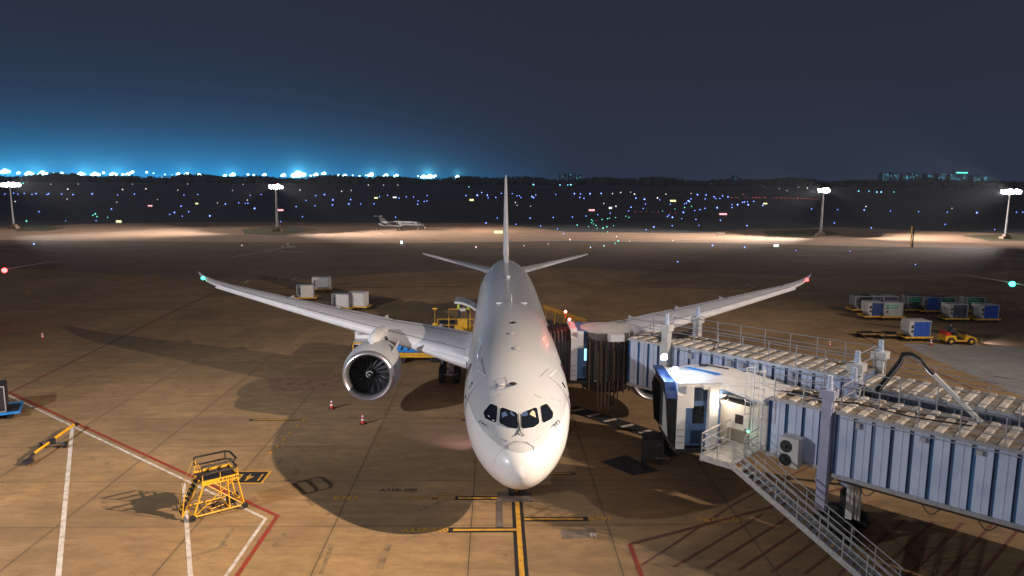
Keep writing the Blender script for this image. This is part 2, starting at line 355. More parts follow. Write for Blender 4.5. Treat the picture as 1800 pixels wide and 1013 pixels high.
# 14B stand mark, read from the aircraft side
sa, sb = at(403, 849), at(474, 829.6)
xw = (at(402, 849).x + at(418, 829.6).x) / 2; xe = (at(458, 849).x + at(473, 829.6).x) / 2
sheet('stand_sign_border', [(xw - .12, sa.y - .12), (xe + .12, sa.y - .12), (xe + .12, sb.y + .12), (xw - .12, sb.y + .12)], 0.0035, p_yel)
sheet('stand_sign_field', [(xw, sa.y), (xe, sa.y), (xe, sb.y), (xw, sb.y)], 0.0075, p_blk)
t14 = ground_text('1 4 B', 438, 839.3, 1.25, p_yel, math.pi, 1.0); t14.scale = (.62, 1.0, 1)
p_yel2 = mat('faint_yellow_text', (0.42, 0.24, 0.04), 0.7, var=0.5, vscl=4)
p_dim = mat('ghost_black_text', (0.07, 0.05, 0.04), 0.8, var=0.4)
for s, x, y, sz, m in (('B767', 608, 876, .62, p_yel), ('A310-300', 700, 862, .5, p_dim), ('A300 MD11', 757, 876, .55, p_yel2), ('DC-90', 790, 868.5, .42, p_yel2), ('A330-300', 747, 932.5, .56, p_yel),
        ('B787', 1055, 912.5, .56, p_yel), ('787-810', 1262, 914.5, .62, p_yel), ('-9', 1246, 902, .5, p_yel2), ('A340-200 B777', 775, 734.5, .5, p_yel2), ('A340-600', 768, 743, .48, p_yel2), ('B', 1043, 942, .6, p_white)):
    ground_text(s, x, y, sz, m)
# red keep-clear hatching under the bridges
pl([(1107, 957), (1134, 1030)], 0.2, p_red); pl([(1128, 994), (1300, 880), (1420, 822)], 0.12, p_dred)
A, B = at(1128, 994), at(1190, 959); dr = (B - A).normalized()
for k in range(1, 15):
    q = A + Vector((1.35 * k, -0.15 * k, 0)); line([(q.x, q.y), (q.x + dr.x * 7.5, q.y + dr.y * 7.5)], 0.13, p_dred)
line([tuple(at(1107, 957))[:2], tuple(at(1590, 830))[:2]], 0.16, p_dred)
# black and white ladder strip beside the nose
a0, a1 = at(1001, 717), at(1160, 768); u_ = (a1 - a0).normalized()
line([(a0.x, a0.y), (a1.x, a1.y)], 1.5, p_blk, 0.0035)
for k in range(7):
    q = a0 + u_ * (0.7 + k * 1.5); line([(q.x - .35, q.y - .25), (q.x + .55, q.y + .25)], 0.3, p_white, 0.009)
# far taxiway marks
for pts, w, m in (([(409, 452), (490, 437), (520, 433)], .5, p_white), ([(463, 442), (532, 443.5)], .5, p_white), ([(445, 431), (508, 427.5), (504, 431), (512, 435), (521, 434)], .5, p_white),
        ([(430, 498), (437, 493)], .3, p_white), ([(511, 494), (522, 488)], .3, p_white), ([(1310, 499), (1326, 506)], .3, p_white), ([(1398, 449.5), (1490, 450)], .5, p_white), ([(1396, 459), (1468, 466)], .5, p_white),
        ([(1725, 455), (1815, 456)], .5, p_white), ([(0, 437), (100, 441)], .5, p_white), ([(0, 505), (60, 494), (98, 487)], .2, p_yel), ([(42, 516), (50, 517), (52, 512.5), (43, 512)], .25, p_yel),
        ([(350, 510), (840, 503)], .25, p_dred), ([(590, 500), (840, 497)], .2, p_yel2), ([(1140, 505), (1400, 510), (1800, 515)], .2, p_dred)):
    pl(pts, w, m)

# ------------------------------------------------------------------ airliner
def curve(tab):
    t = np.array(tab, float); x = t[:, 0]; ys = t[:, 1:]; n = len(x); mm = np.zeros_like(ys); h = np.diff(x); d = np.diff(ys, axis=0) / h[:, None]
    mm[0] = d[0]; mm[-1] = d[-1]
    for i in range(1, n - 1):
        w1, w2 = 2 * h[i] + h[i - 1], h[i] + 2 * h[i - 1]
        for j in range(ys.shape[1]):
            mm[i, j] = 0 if d[i - 1, j] * d[i, j] <= 0 else (w1 + w2) / (w1 / d[i - 1, j] + w2 / d[i, j])
    def f(q):
        i = int(min(max(np.searchsorted(x, q) - 1, 0), n - 2)); s = (q - x[i]) / h[i]; s = min(max(s, 0), 1)
        return ys[i] * (2 * s**3 - 3 * s**2 + 1) + h[i] * mm[i] * (s**3 - 2 * s**2 + s) + ys[i + 1] * (-2 * s**3 + 3 * s**2) + h[i] * mm[i + 1] * (s**3 - s**2)
    return f
FT = curve([(0, 0.05, 3.34, 3.24), (0.12, .44, 3.78, 2.86), (0.4, .82, 4.16, 2.55), (0.9, 1.26, 4.55, 2.27), (1.6, 1.68, 4.98, 2.08), (2.5, 2.08, 5.45, 1.95), (3.5, 2.39, 5.95, 1.88), (4.6, 2.6, 6.45, 1.85),
    (6, 2.77, 6.98, 1.84), (8, 2.87, 7.45, 1.83), (10.5, 2.885, 7.7, 1.83), (13, 2.885, 7.77, 1.83), (38, 2.885, 7.77, 1.83), (42, 2.8, 7.77, 2.05), (46, 2.45, 7.74, 2.95), (49, 2.0, 7.6, 3.85), (52, 1.4, 7.35, 4.75), (54.5, .8, 7.05, 5.5), (56, .3, 6.7, 5.95)])
def fring(y, n=64, grow=0):
    hw, zt, zb = FT(y); zm, hh = (zt + zb) / 2, (zt - zb) / 2
    return [Vector(((hw + grow) * math.cos(2 * math.pi * k / n), y, zm + (hh + grow) * math.sin(2 * math.pi * k / n))) for k in range(n)]
def fx_at(y, z, side, off=0.012):
    hw, zt, zb = FT(y); zm, hh = (zt + zb) / 2, (zt - zb) / 2; q = max(-0.999, min(0.999, (z - zm) / hh)); c = math.sqrt(1 - q * q)
    n = Vector((c / hw, 0, q / hh)).normalized(); return Vector((side * (hw * c + off * n.x), y, z + off * n.z))
def paint_mat():
    m = bpy.data.materials.new('fuselage_paint'); m.use_nodes = True; n = m.node_tree; b = n.nodes['Principled BSDF']
    t = nd(n, 'ShaderNodeTexCoord'); sp = nd(n, 'ShaderNodeSeparateXYZ'); n.links.new(t.outputs['Object'], sp.inputs[0])
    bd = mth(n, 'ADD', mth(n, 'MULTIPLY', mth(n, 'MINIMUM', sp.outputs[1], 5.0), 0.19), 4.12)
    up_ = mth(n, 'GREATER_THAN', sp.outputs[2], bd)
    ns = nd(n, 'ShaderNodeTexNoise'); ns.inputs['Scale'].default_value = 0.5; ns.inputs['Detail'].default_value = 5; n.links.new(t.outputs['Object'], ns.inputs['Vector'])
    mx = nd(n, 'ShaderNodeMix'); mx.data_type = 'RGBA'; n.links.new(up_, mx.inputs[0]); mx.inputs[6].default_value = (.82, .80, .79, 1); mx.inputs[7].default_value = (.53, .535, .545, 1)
    m2 = nd(n, 'ShaderNodeMix'); m2.data_type = 'RGBA'; m2.blend_type = 'MULTIPLY'; m2.inputs[0].default_value = .18; n.links.new(mx.outputs[2], m2.inputs[6]); n.links.new(ns.outputs[1], m2.inputs[7])
    # panel seams: rings every 6.2 m and the radome ring
    def ring(v, w): return mth(n, 'LESS_THAN', mth(n, 'ABSOLUTE', v), w)
    seam = ring(mth(n, 'SUBTRACT', sp.outputs[1], 0.84), 0.010)
    s2 = ring(mth(n, 'SUBTRACT', mth(n, 'MODULO', sp.outputs[1], 7.3), 0.05), 0.012)
    sm = mth(n, 'MULTIPLY', mth(n, 'MAXIMUM', seam, mth(n, 'MULTIPLY', s2, mth(n, 'GREATER_THAN', sp.outputs[1], 4))), 0.5)
    m3 = nd(n, 'ShaderNodeMix'); m3.data_type = 'RGBA'; n.links.new(sm, m3.inputs[0]); n.links.new(m2.outputs[2], m3.inputs[6]); m3.inputs[7].default_value = (.16, .16, .17, 1)
    n.links.new(m3.outputs[2], b.inputs['Base Color']); b.inputs['Roughness'].default_value = 0.36; b.inputs['Coat Weight'].default_value = 0.35; b.inputs['Coat Roughness'].default_value = 0.12
    return m
m_fus = paint_mat()
plane = thing('airliner', 'large twin-engine airliner parked nose towards the camera at the jet bridge', 'airliner', (0, 0, 0))
ys = [0, .03, .08, .16, .28, .42, .6, .85, 1.15, 1.5, 1.9, 2.3, 2.8, 3.3, 3.9, 4.5, 5.2, 6, 7, 8, 9.2, 10.5, 12] + [14 + 2 * i for i in range(12)] + [38, 40, 42, 44, 46, 47.5, 49, 50.5, 52, 53.3, 54.5, 55.3, 56]
fb = MB().loft([fring(y) for y in ys]); fus = fb.build('fuselage', m_fus, plane, smooth=60)
bvh = BVHTree.FromPolygons([tuple(v) for v in fb.v], fb.f)
def hitf(px, py, off=0.012):
    d = ray(px, py).normalized(); h = bvh.ray_cast(CAM, d); n = h[1]
    if n.dot(d) > 0: n = -n
    return h[0] + n * off
def fpatch(poly, m, name, parent, off=0.012, mirror=False, sub=6, edge=0.0):
    """polygon lying on the fuselage skin, given by its outline; triangulated fan with rings so that it follows the curve"""
    n = len(poly); c = (sum(p[0] for p in poly) / n, sum(p[1] for p in poly) / n)
    dense = []
    for i in range(n):
        a, b_ = poly[i], poly[(i + 1) % n]
        for k in range(4): dense.append((a[0] + (b_[0] - a[0]) * k / 4, a[1] + (b_[1] - a[1]) * k / 4))
    rings = [[hitf(c[0] + (p[0] - c[0]) * s / sub, c[1] + (p[1] - c[1]) * s / sub, off) for p in dense] for s in range(1, sub + 1)]
    b = MB(); rings.insert(0, [hitf(*c, off)] * len(dense)); b.loft(rings, 0, False)
    if edge: b.loft([rings[-1], [hitf(c[0] + (p[0] - c[0]) * 1.0, c[1] + (p[1] - c[1]) * 1.0, off - edge) for p in dense]], 0, False)
    if mirror:
        for v in b.v: v.x = -v.x
    return b.build(name, m, parent, world=True, smooth=50)
def rnd_poly(pts, k=0.12):
    o = []; n = len(pts)
    for i in range(n):
        p, a, b_ = pts[i], pts[i - 1], pts[(i + 1) % n]
        for q in (a, b_): o.append((p[0] + (q[0] - p[0]) * k, p[1] + (q[1] - p[1]) * k))
    return o
WS = [[(916.3, 726.5), (943.5, 715.5), (948.4, 744), (938.7, 751.5), (916.5, 754.7)], [(949.6, 714.2), (960.9, 709.7), (972.3, 725.5), (970.8, 735.9), (956.4, 743.8), (953, 741.3)],
      [(910.4, 726.5), (880, 715.5), (877.3, 744), (893, 752), (910.2, 754.7)], [(862.7, 709.7), (875.3, 714.7), (873, 742.3), (869.6, 743.8), (852.8, 735.9), (849.9, 725)]]
m_frame = mat('window_surround', (.60, .60, .60), .4)
for w in WS:
    c = (sum(p[0] for p in w) / len(w), sum(p[1] for p in w) / len(w))
    fr = fpatch([(c[0] + (p[0] - c[0]) * 1.07, c[1] + (p[1] - c[1]) * 1.09) for p in rnd_poly(w)], m_frame, 'window_frame', plane, 0.008)
    fpatch(rnd_poly(w), m_glass, 'cockpit_window', fr, 0.022)
for poly, m, nm in (([(882, 727), (889, 724), (893, 731), (883, 735)], emi('painted_glow_blue', (.18, .28, .6), .35), 'reflection'), ([(896, 726), (899, 723), (906, 733), (900, 731)], emi('painted_glow_blue', (.1, .2, .5), .3), 'reflection'),
        ([(918, 727), (926, 722), (928, 731), (917, 733)], emi('painted_glow_blue', (.1, .2, .5), .3), 'reflection'), ([(931, 728), (936, 722), (940, 725), (942, 735), (932, 730)], mat('seat_cover_tan', (.62, .50, .34), .8), 'seat_cover'),
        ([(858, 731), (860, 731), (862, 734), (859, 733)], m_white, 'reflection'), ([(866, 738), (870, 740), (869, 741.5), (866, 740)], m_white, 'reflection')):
    fpatch(poly, m, nm, plane, 0.028)  # flat patches on the panes, painted as reflections, glow and a seat
for s in (-1, 1):
    pts = [hitf(913.4 + s * .6, 755, .05), hitf(913.4 + s * 1.5, 762, .07), hitf(913.4 + s * 4, 764.5, .06), hitf(913.4 + s * 8, 767, .05)]
    MB().tube(pts, .022, 5).tube([hitf(913.4 + s * .6, 755, .05), hitf(913.4 + s * 1.2, 740, .05), hitf(913.4 + s * 1.5, 728, .05)], .016, 4).build('windscreen_wiper', m_dark, plane, world=True)
# doors, windows and lettering on the sides
def spatch(y0, y1, z0, z1, side, m, name, parent, off, band=None, ny=4, nz=8):
    b = MB()
    def quad(a0, a1, c0, c1, ny, nz):
        vs = [fx_at(a0 + (a1 - a0) * i / ny, c0 + (c1 - c0) * j / nz, side, off) for j in range(nz + 1) for i in range(ny + 1)]
        b.add(vs, [(j * (ny + 1) + i, j * (ny + 1) + i + 1, (j + 1) * (ny + 1) + i + 1, (j + 1) * (ny + 1) + i) for j in range(nz) for i in range(ny)])
    if band: quad(y0, y1, z1 - band, z1, ny, 1); quad(y0, y1, z0, z0 + band, ny, 1); quad(y0, y0 + band, z0 + band, z1 - band, 1, nz); quad(y1 - band, y1, z0 + band, z1 - band, 1, nz)
    else: quad(y0, y1, z0, z1, ny, nz)
    return b.build(name, m, parent, world=True, smooth=50)
m_door = mat('door_grey', (.46, .46, .47), .4)
for s in (-1, 1):
    for (y0, y1) in ((5.6, 6.8), (15.4, 16.6)):
        dd = spatch(y0, y1, 4.4, 6.3, s, m_door, 'cabin_door', plane, 0.02)
        spatch(y0 - .07, y1 + .07, 4.33, 6.37, s, m_white, 'door_outline', dd, 0.03, 0.05)
        spatch(y0 + .45, y0 + .7, 5.55, 5.85, s, m_glass, 'door_window', dd, 0.032, None, 2, 3)
        spatch(y0 + .35, y0 + .85, 5.0, 5.12, s, m_dark, 'door_handle', dd, 0.035, None, 2, 1)
    # burgundy ring letter behind the door
    b = MB(); N = 28
    for (rr, o) in ((1.0, 0), ): pass
    outer = []; inner = []
    for k in range(N):
        t = 2 * math.pi * k / N; outer.append(fx_at(9.05 + 0.72 * math.cos(t), 5.3 + 0.85 * math.sin(t), s, .02)); inner.append(fx_at(9.05 + 0.42 * math.cos(t), 5.3 + 0.55 * math.sin(t), s, .02))
    b.loft([outer, inner], 0, False).build('lettering', m_purple, plane, world=True)
wmesh = None
for s in (-1, 1):
    for i in range(34):
        y = 8.9 + i * 0.86 + (1.6 if i > 6 else 0)
        spatch(y, y + .28, 5.45, 5.9, s, m_glass, 'passenger_window', plane, 0.018, None, 1, 3)
# wings
LEX = lambda X: 18.3 + .70 * (X - 2.9) if X < 26.5 else 34.8 + (X - 26.5) * .93 + (X - 26.5)**2 * .12
TEX = lambda X: float(np.interp(X, [0, 2.9, 9.7, 26.5, 28, 29.3, 30.06], [29.4, 29.6, 30.5, 37.7, 38.6, 39.4, 40.0]))
ZL = lambda X: float(np.interp(X, [0, 3.2, 6, 9.7, 15, 21, 26.5, 28, 29.3, 30.06], [3.3, 3.9, 4.32, 4.78, 5.36, 6.08, 6.78, 6.98, 7.25, 7.52]))
def foil(X, y0, y1, z, tc, side, a=0.0, b_=1.0, n=10, drop=0.0, m=1.0):
    c = y1 - y0; up_, lo = [], []
    for i in range(n + 1):
        s = a + (b_ - a) * (1 - math.cos(math.pi * i / n)) / 2
        th = 5 * tc * (0.2969 * math.sqrt(s) - .126 * s - .3516 * s * s + .2843 * s**3 - .1036 * s**4)
        zc = z - drop * s; up_.append(Vector((side * X, y0 + s * c, zc + th * c * .9))); lo.append(Vector((side * X, y0 + s * c, zc - th * c * 1.0)))
    return up_ + lo[::-1]
XS = [0.5, 2.6, 3.2, 4.5, 6, 8, 9.7, 12, 15, 18, 21, 24, 26.5, 27.3, 28, 28.8, 29.4, 29.8, 30.06]
def winglofter(side, a, b_, xs, dy=0, dz=0, n=10):
    rg = []
    for X in xs:
        t = 0.125 if X < 6 else 0.105 if X < 20 else 0.095
        q = foil(X, LEX(X), TEX(X), ZL(X) - .05, t, side, a, b_, n, drop=0.25 if X < 12 else .2)
        for v in q: v.y += dy; v.z += dz
        rg.append(q)
    return MB().loft(rg)
for s in (-1, 1):
    wg = winglofter(s, 0, 1, XS).build('wing', m_wing, plane, smooth=35)
    xs = [x for x in XS if 3.2 <= x <= 9] + [9.2]
    winglofter(s, 0, .085, xs, -.22, -.18, 5).build('slat', m_white, wg, smooth=35)
    winglofter(s, 0, .10, [10.4] + [x for x in XS if 12 <= x <= 26.5], -.16, -.13, 5).build('slat', m_white, wg, smooth=35)
    # seams of flaps and aileron on the upper skin
    b = MB()
    def up_pt(X, fr):
        q = foil(X, LEX(X), TEX(X), ZL(X) - .05, .125 if X < 6 else .105 if X < 20 else .095, s, 0, 1, 40, .25 if X < 12 else .2)
        i = min(range(41), key=lambda k: abs((q[k].y - LEX(X)) / (TEX(X) - LEX(X)) - fr)); return q[i] + Vector((0, 0, .012))
    for fr, xa, xb in ((.13, 3.3, 26), (.74, 3.3, 26)):
        b.tube([up_pt(xa + (xb - xa) * k / 22, fr) for k in range(23)], .018, 4)
    for X in (9.8, 14.5, 20, 26.2):
        b.tube([up_pt(X, .74 + .25 * k / 4) for k in range(5)], .018, 4)
    b.build('panel_seam', m_dark, wg)
    # flap track fairings
    for X in (5.8, 10.6, 15.2, 19.8):
        yt = TEX(X); z = ZL(X) - .45
        MB().loft([[Vector((s * X + r * math.cos(k * math.pi / 4), yt + yy, z + zz + r * 1.3 * math.sin(k * math.pi / 4))) for k in range(8)] for yy, zz, r in ((-3.2, .1, .03), (-2.4, -.05, .2), (-.8, -.1, .28), (.4, .05, .18), (1.0, .2, .03))]).build('flap_fairing', m_wing, wg, smooth=50)
    tipc = emi('nav_green', (0.02, 1, .55), 14) if s < 0 else emi('nav_red', (1, .03, .03), 14)
    NX = 28.6; MB().ball((s * NX, LEX(NX) - .05, ZL(NX)), .17, n=10).build('nav_light', tipc, plane)
# wing-body fairing
MB().loft([[Vector((w_ * math.cos(k * math.pi / 12), y, zc + h_ * math.sin(k * math.pi / 12))) for k in range(24)] for y, w_, zc, h_ in ((15.5, .5, 2.6, .3), (17, 2.2, 2.7, 1.2), (19, 3.0, 2.9, 1.55), (24, 3.15, 2.95, 1.65), (29, 3.1, 2.95, 1.6), (32, 2.4, 2.8, 1.2), (34.5, .6, 2.5, .4))]).build('belly_fairing', m_white, plane, smooth=60)
# tail
def surf(rows, side=1, vertical=False, name='fin', m=m_wing, par=None):
    rg = []
    for (sp_, y0, y1, z, tc) in rows:
        if vertical:
            q = foil(0, y0, y1, 0, tc, 1, n=8); rg.append([Vector((v.z, v.y, sp_)) for v in q])
        else: rg.append(foil(sp_, y0, y1, z, tc, side, n=8))
    return MB().loft(rg).build(name, m, par or plane, smooth=35)
fin = surf([(7.3, 42.5, 55.2, 0, .02), (7.75, 44.6, 55.1, 0, .05), (8.4, 46.3, 55.0, 0, .08), (12, 49.6, 55.5, 0, .09), (16.4, 53.1, 56.2, 0, .09), (16.95, 54.0, 56.3, 0, .06)], vertical=True, name='tail_fin')
for s in (-1, 1):
    st = surf([(.9, 48.3, 54.6, 6.0, .09), (2.6, 49.7, 54.9, 6.25, .09), (6, 52.2, 55.5, 6.9, .09), (9.2, 54.5, 56.2, 7.5, .09), (9.9, 55.3, 56.3, 7.64, .07)], s, name='tailplane')
    surf([(2.7, 49.55, 50.1, 6.2, .3), (6, 52.05, 52.4, 6.85, .3), (9.1, 54.3, 54.6, 7.42, .3)], s, name='leading_edge', m=m_chrome, par=st)
MB().ball((0, 33, 7.86), .13).box(-.17, .17, 33.2, 34.0, 7.75, 7.9).build('beacon', m_white, plane)
for (y, h, l) in ((20.3, .55, .35), ):
    MB().add([(-.03, y, 7.75), (.03, y, 7.75), (.03, y + l, 7.75), (-.03, y + l, 7.75), (-.012, y + .22, 7.75 + h), (.012, y + .22, 7.75 + h), (.012, y + l + .05, 7.75 + h), (-.012, y + l + .05, 7.75 + h)],
        [(0, 3, 2, 1), (4, 5, 6, 7), (0, 1, 5, 4), (1, 2, 6, 5), (2, 3, 7, 6), (3, 0, 4, 7)]).box(-1.1, 1.1, y + .1, y + .14, 7.6, 7.7).build('blade_antenna', m_white, plane)
for (px, py) in ((902, 568), (899, 586), (907, 612), (881, 676), (902, 675)):
    p = hitf(px, py, .02); MB().ball(p, .16, sc=(1.3, 1.6, .35)).build('antenna', m_lgrey if px != 902 else m_dark, plane, world=True)
def strip(pxs, w, name, m, off=.016):
    MB().tube([hitf(x, y, off) for x, y in pxs], w, 4).build(name, m, plane, world=True)
strip([(847, 630), (850, 648), (854, 664)], .018, 'panel_seam', m_dark); strip([(978, 632), (962, 650), (950, 662)], .014, 'panel_seam', m_dark)
strip([(892, 790), (893, 782), (905, 777), (925, 778), (937, 786), (938, 792)], .014, 'panel_seam', m_dark)
for s in (-1, 1):
    for k in range(3):
        p = hitf(847 + 4.2 * k, 741 + 3.4 * k, .03); p = Vector((p.x if s < 0 else -p.x, p.y, p.z)); MB().tube([p, p + Vector((s * .09, -.02, .03)), p + Vector((s * .11, -.26, .0))], .02, 5).build('pitot_probe', m_dark, plane, world=True)
for quad in (((872, 668), (888, 664), (892, 672), (890, 684), (874, 686)), ((866, 700), (880, 694)), ((938, 694), (952, 700)), ((845, 610), (842, 625), (846, 640)), ((968, 700), (985, 706)), ((880, 770), (893, 776)), ((938, 776), (950, 768))):
    strip(list(quad) + ([quad[0]] if len(quad) > 3 else []), .009, 'panel_seam', mat('seam_grey', (.22, .22, .23), .5))
# engines
def engine(s):
    X, y0, z = s * 9.73, 16.75, 3.22
    out = [(.0, 1.52), (-.05, 1.60), (0.02, 1.68), (.25, 1.76), (.6, 1.83), (1.3, 1.91), (2.3, 1.93), (3.4, 1.84), (4.6, 1.6), (5.3, 1.42)]
    nac = MB().lathe([(y0 + a, r) for a, r in out[3:]], (X, 0, z), 'Y', 56).lathe([(y0 + 5.3, 1.42), (y0 + 5.25, 1.3), (y0 + 4.4, 1.3)], (X, 0, z), 'Y', 56, 1)
    e = nac.build('engine', [m_lgrey, m_dark], plane, world=True, smooth=40)
    MB().lathe([(y0 + .5, 1.40), (y0 + .18, 1.43), (y0 + .03, 1.50), (y0 - .04, 1.58), (y0, 1.67), (y0 + .12, 1.73), (y0 + .26, 1.77)], (X, 0, z), 'Y', 56).build('inlet_lip', mat('satin_lip', (.58, .56, .58), .36, .85), e, world=True, smooth=60)
    MB().lathe([(y0 + .5, 1.402), (y0 + 1.3, 1.41), (y0 + 1.31, .1)], (X, 0, z), 'Y', 40).build('inlet_duct', m_dark, e, world=True, smooth=40)
    b = MB()
    for k in range(18):
        t0 = 2 * math.pi * k / 18
        vs = []
        for j in range(6):
            r = .36 + (1.38 - .36) * j / 5; tw = .42 + .35 * j / 5; t = t0 - .28 * math.sin(j / 5 * 1.5)
            ch = .2 + .12 * math.sin(j / 5 * 3)
            for q in (-1, 1): vs.append((X + r * math.cos(t + q * ch / r * .4), y0 + 1.05 + q * .12 + .0, z + r * math.sin(t + q * ch / r * .4)))
        b.add(vs, [(2 * j, 2 * j + 1, 2 * j + 3, 2 * j + 2) for j in range(5)])
    b.build('fan_blades', mat('fan_titanium', (.13, .13, .14), .35, .7), e, world=True, smooth=60)
    MB().lathe([(y0 + .35, .02), (y0 + .42, .12), (y0 + .62, .25), (y0 + .95, .37), (y0 + 1.2, .38)], (X, 0, z), 'Y', 24).build('spinner', m_black, e, world=True, smooth=60)
    sp_ = []
    for k in range(22):
        t = k / 21 * 2 * math.pi * 1.25; r = .03 + .24 * k / 21; sp_.append((X + r * math.cos(-t + 2), y0 + .33 + r * .95, z + r * math.sin(-t + 2)))
    MB().tube(sp_, [.012 + .014 * k / 21 for k in range(22)], 5).build('spinner_swirl', m_white, e, world=True)
    # pylon
    rg = []
    for (yy, za, zb, w_) in ((y0 + 1.6, z + 1.75, z + 1.98, .1), (y0 + 2.4, z + 1.6, z + 2.15, .22), (y0 + 4.2, z + 1.2, z + 2.2, .28), (y0 + 6.4, z + .8, z + 1.75, .26), (y0 + 9, z + .9, z + 1.5, .1)):
        rg.append([Vector((X + dx * w_, yy, za if k < 2 else zb)) for k, dx in enumerate((-1, 1, .75, -.75))])
    MB().loft(rg).build('pylon', m_white, e, world=True, smooth=40)
    # rounded pylon shroud ahead of the wing
    MB().loft([[Vector((X + w_ * math.cos(k * math.pi / 6), yy, zc + h_ * math.sin(k * math.pi / 6))) for k in range(12)] for yy, zc, w_, h_ in ((y0 + 2.0, z + 1.95, .12, .1), (y0 + 2.3, z + 2.0, .36, .3), (y0 + 3.2, z + 2.0, .46, .42), (y0 + 4.6, z + 1.95, .46, .45), (y0 + 6.5, z + 1.85, .45, .35))]).build('pylon_shroud', m_white, e, world=True, smooth=50)
    MB().add([(X - s * 1.35, y0 + 1.6, z + 1.25), (X - s * 1.8, y0 + 2.6, z + 2.0), (X - s * 1.72, y0 + 3.0, z + 1.6), (X - s * 1.45, y0 + 2.9, z + 1.1)], [(0, 1, 2, 3)]).add([(X - s * 1.31, y0 + 1.6, z + 1.25), (X - s * 1.76, y0 + 2.6, z + 2.0), (X - s * 1.68, y0 + 3.0, z + 1.6), (X - s * 1.41, y0 + 2.9, z + 1.1)], [(0, 3, 2, 1)]).build('nacelle_strake', m_white, e, world=True)
engine(-1); engine(1)
# landing gear
def wheel(x, y, z, r, w, par, name='wheel'):
    t = MB().lathe([(x - w / 2, r * .55), (x - w / 2, r * .9), (x - w * .35, r), (x + w * .35, r), (x + w / 2, r * .9), (x + w / 2, r * .55)], (0, y, z), 'X', 24).build(name, m_black, par, world=True, smooth=40)
    MB().lathe([(x - w * .42, .02), (x - w * .42, r * .56), (x + w * .42, r * .56), (x + w * .42, .02)], (0, y, z), 'X', 16).build('hub', m_lgrey, t, world=True)
for s in (-1, 1):
    g = MB().tube([(s * 4.3, 27.6, 4.0), (s * 4.9, 27.6, .75)], .2, 10).tube([(s * 4.9, 26.7, .68), (s * 4.9, 28.5, .68)], .14, 8).tube([(s * 3.2, 27.6, 3.2), (s * 4.8, 27.6, 1.6)], .08, 6).tube([(s * 4.2, 26.7, .68), (s * 5.6, 26.7, .68)], .08, 6).tube([(s * 4.2, 28.5, .68), (s * 5.6, 28.5, .68)], .08, 6).build('main_gear', m_lgrey, plane, world=True, smooth=40)
    for dx in (-.6, .6):
        for dy in (-.9, .9): wheel(s * 4.9 + dx, 27.6 + dy, .68, .68, .48, g)
    MB().box(s * 5.5 - .03, s * 5.5 + .03, 26.8, 28.6, 1.5, 3.5).build('gear_door', m_white, plane)
g = MB().tube([(0, 5.4, 2.2), (0, 5.4, .5)], .13, 10).tube([(0, 6.6, 2.1), (0, 5.5, 1.1)], .06, 6).tube([(-.42, 5.4, .5), (.42, 5.4, .5)], .07).build('nose_gear', m_chrome, plane, world=True, smooth=40)
for dx in (-.3, .3): wheel(dx, 5.4, .5, .5, .32, g)
for s in (-1, 1): MB().box(s * .55 - .02, s * .55 + .02, 4.3, 6.6, 1.2, 2.0).build('gear_door', m_white, plane)
# open aft cargo door
P0, P1, P2, P3 = aty(839, 541, 37.5), aty(828, 533, 37.5), aty(814, 527.5, 37.5), aty(800, 526, 37.5)
b = MB(); prof = [P0, P1, P2, P3]
b.loft([[Vector((p.x, y, p.z + dz)) for p in prof for dz in (0,)] + [Vector((p.x, y, p.z - .22)) for p in prof[::-1]] for y in (36.2, 39.0)])
b.build('cargo_door', m_white, plane, world=True, smooth=30)
spatch(36.2, 39.0, 2.7, 4.6, -1, m_dark, 'dark_hold_patch', plane, .02)  # dark patch on the closed skin, painted as the unlit hold

# ------------------------------------------------------------------ neighbouring airliners (only a wing tip of each in frame)
def neighbour(side, tip_px, light_px, label):
    tip = at(*tip_px, 7.0); cx = tip.x + side * 32; nl = at(*light_px, 6.3)
    o = thing('airliner', label, 'airliner', (cx, tip.y - 41, 0))
    L = -side                                       # the wing reaching towards our stand lies at local x = L*...
    for s in (-1, 1):
        rg = []
        for X, c, z, t in ((2.6, 10, 3.6, .12), (10, 7, 4.7, .1), (20, 4.0, 5.7, .09), (27.5, 1.7, 6.35, .08), (30, .9, 6.75, .07), (31.3, .5, 6.92, .07), (32, .25, 7.0, .07)):
            y1 = 29.5 + .36 * (X - 2.6) if X < 27.5 else 38.5 + (X - 27.5) * .55; rg.append([Vector((s * X, v.y, v.z)) for v in foil(X, y1 - c, y1, z, t, 1)])
        w = MB().loft(rg).build('wing', mat('unlit_wing_tone', (.30, .30, .30), .5), o, smooth=35)  # wing colour darkened to stand for an unlit wing
    c = emi('nav_green_bright', (0.02, 1, .6), 22) if L < 0 else emi('nav_red_bright', (1, .03, .03), 22)
    MB().ball((nl.x - cx, nl.y - (tip.y - 41), 6.45), .26, n=10).build('nav_light', c, o)
    MB().loft([fring(y, 32) for y in ys]).build('fuselage', m_white, o, smooth=60)
    surf([(7.3, 42.5, 55.2, 0, .02), (8.4, 46.3, 55.0, 0, .08), (16.9, 53.6, 56.3, 0, .08)], vertical=True, name='tail_fin', par=o)
    for s in (-1, 1): surf([(.9, 48.3, 54.6, 6.0, .09), (9.9, 55.3, 56.3, 7.6, .07)], s, name='tailplane', par=o)
neighbour(-1, (103, 459), (8, 478), 'airliner at the left picture edge, only its wing tip with red light showing')
neighbour(1, (1686, 482), (1779, 502), 'airliner at the right picture edge, only its wing tip with green light showing')

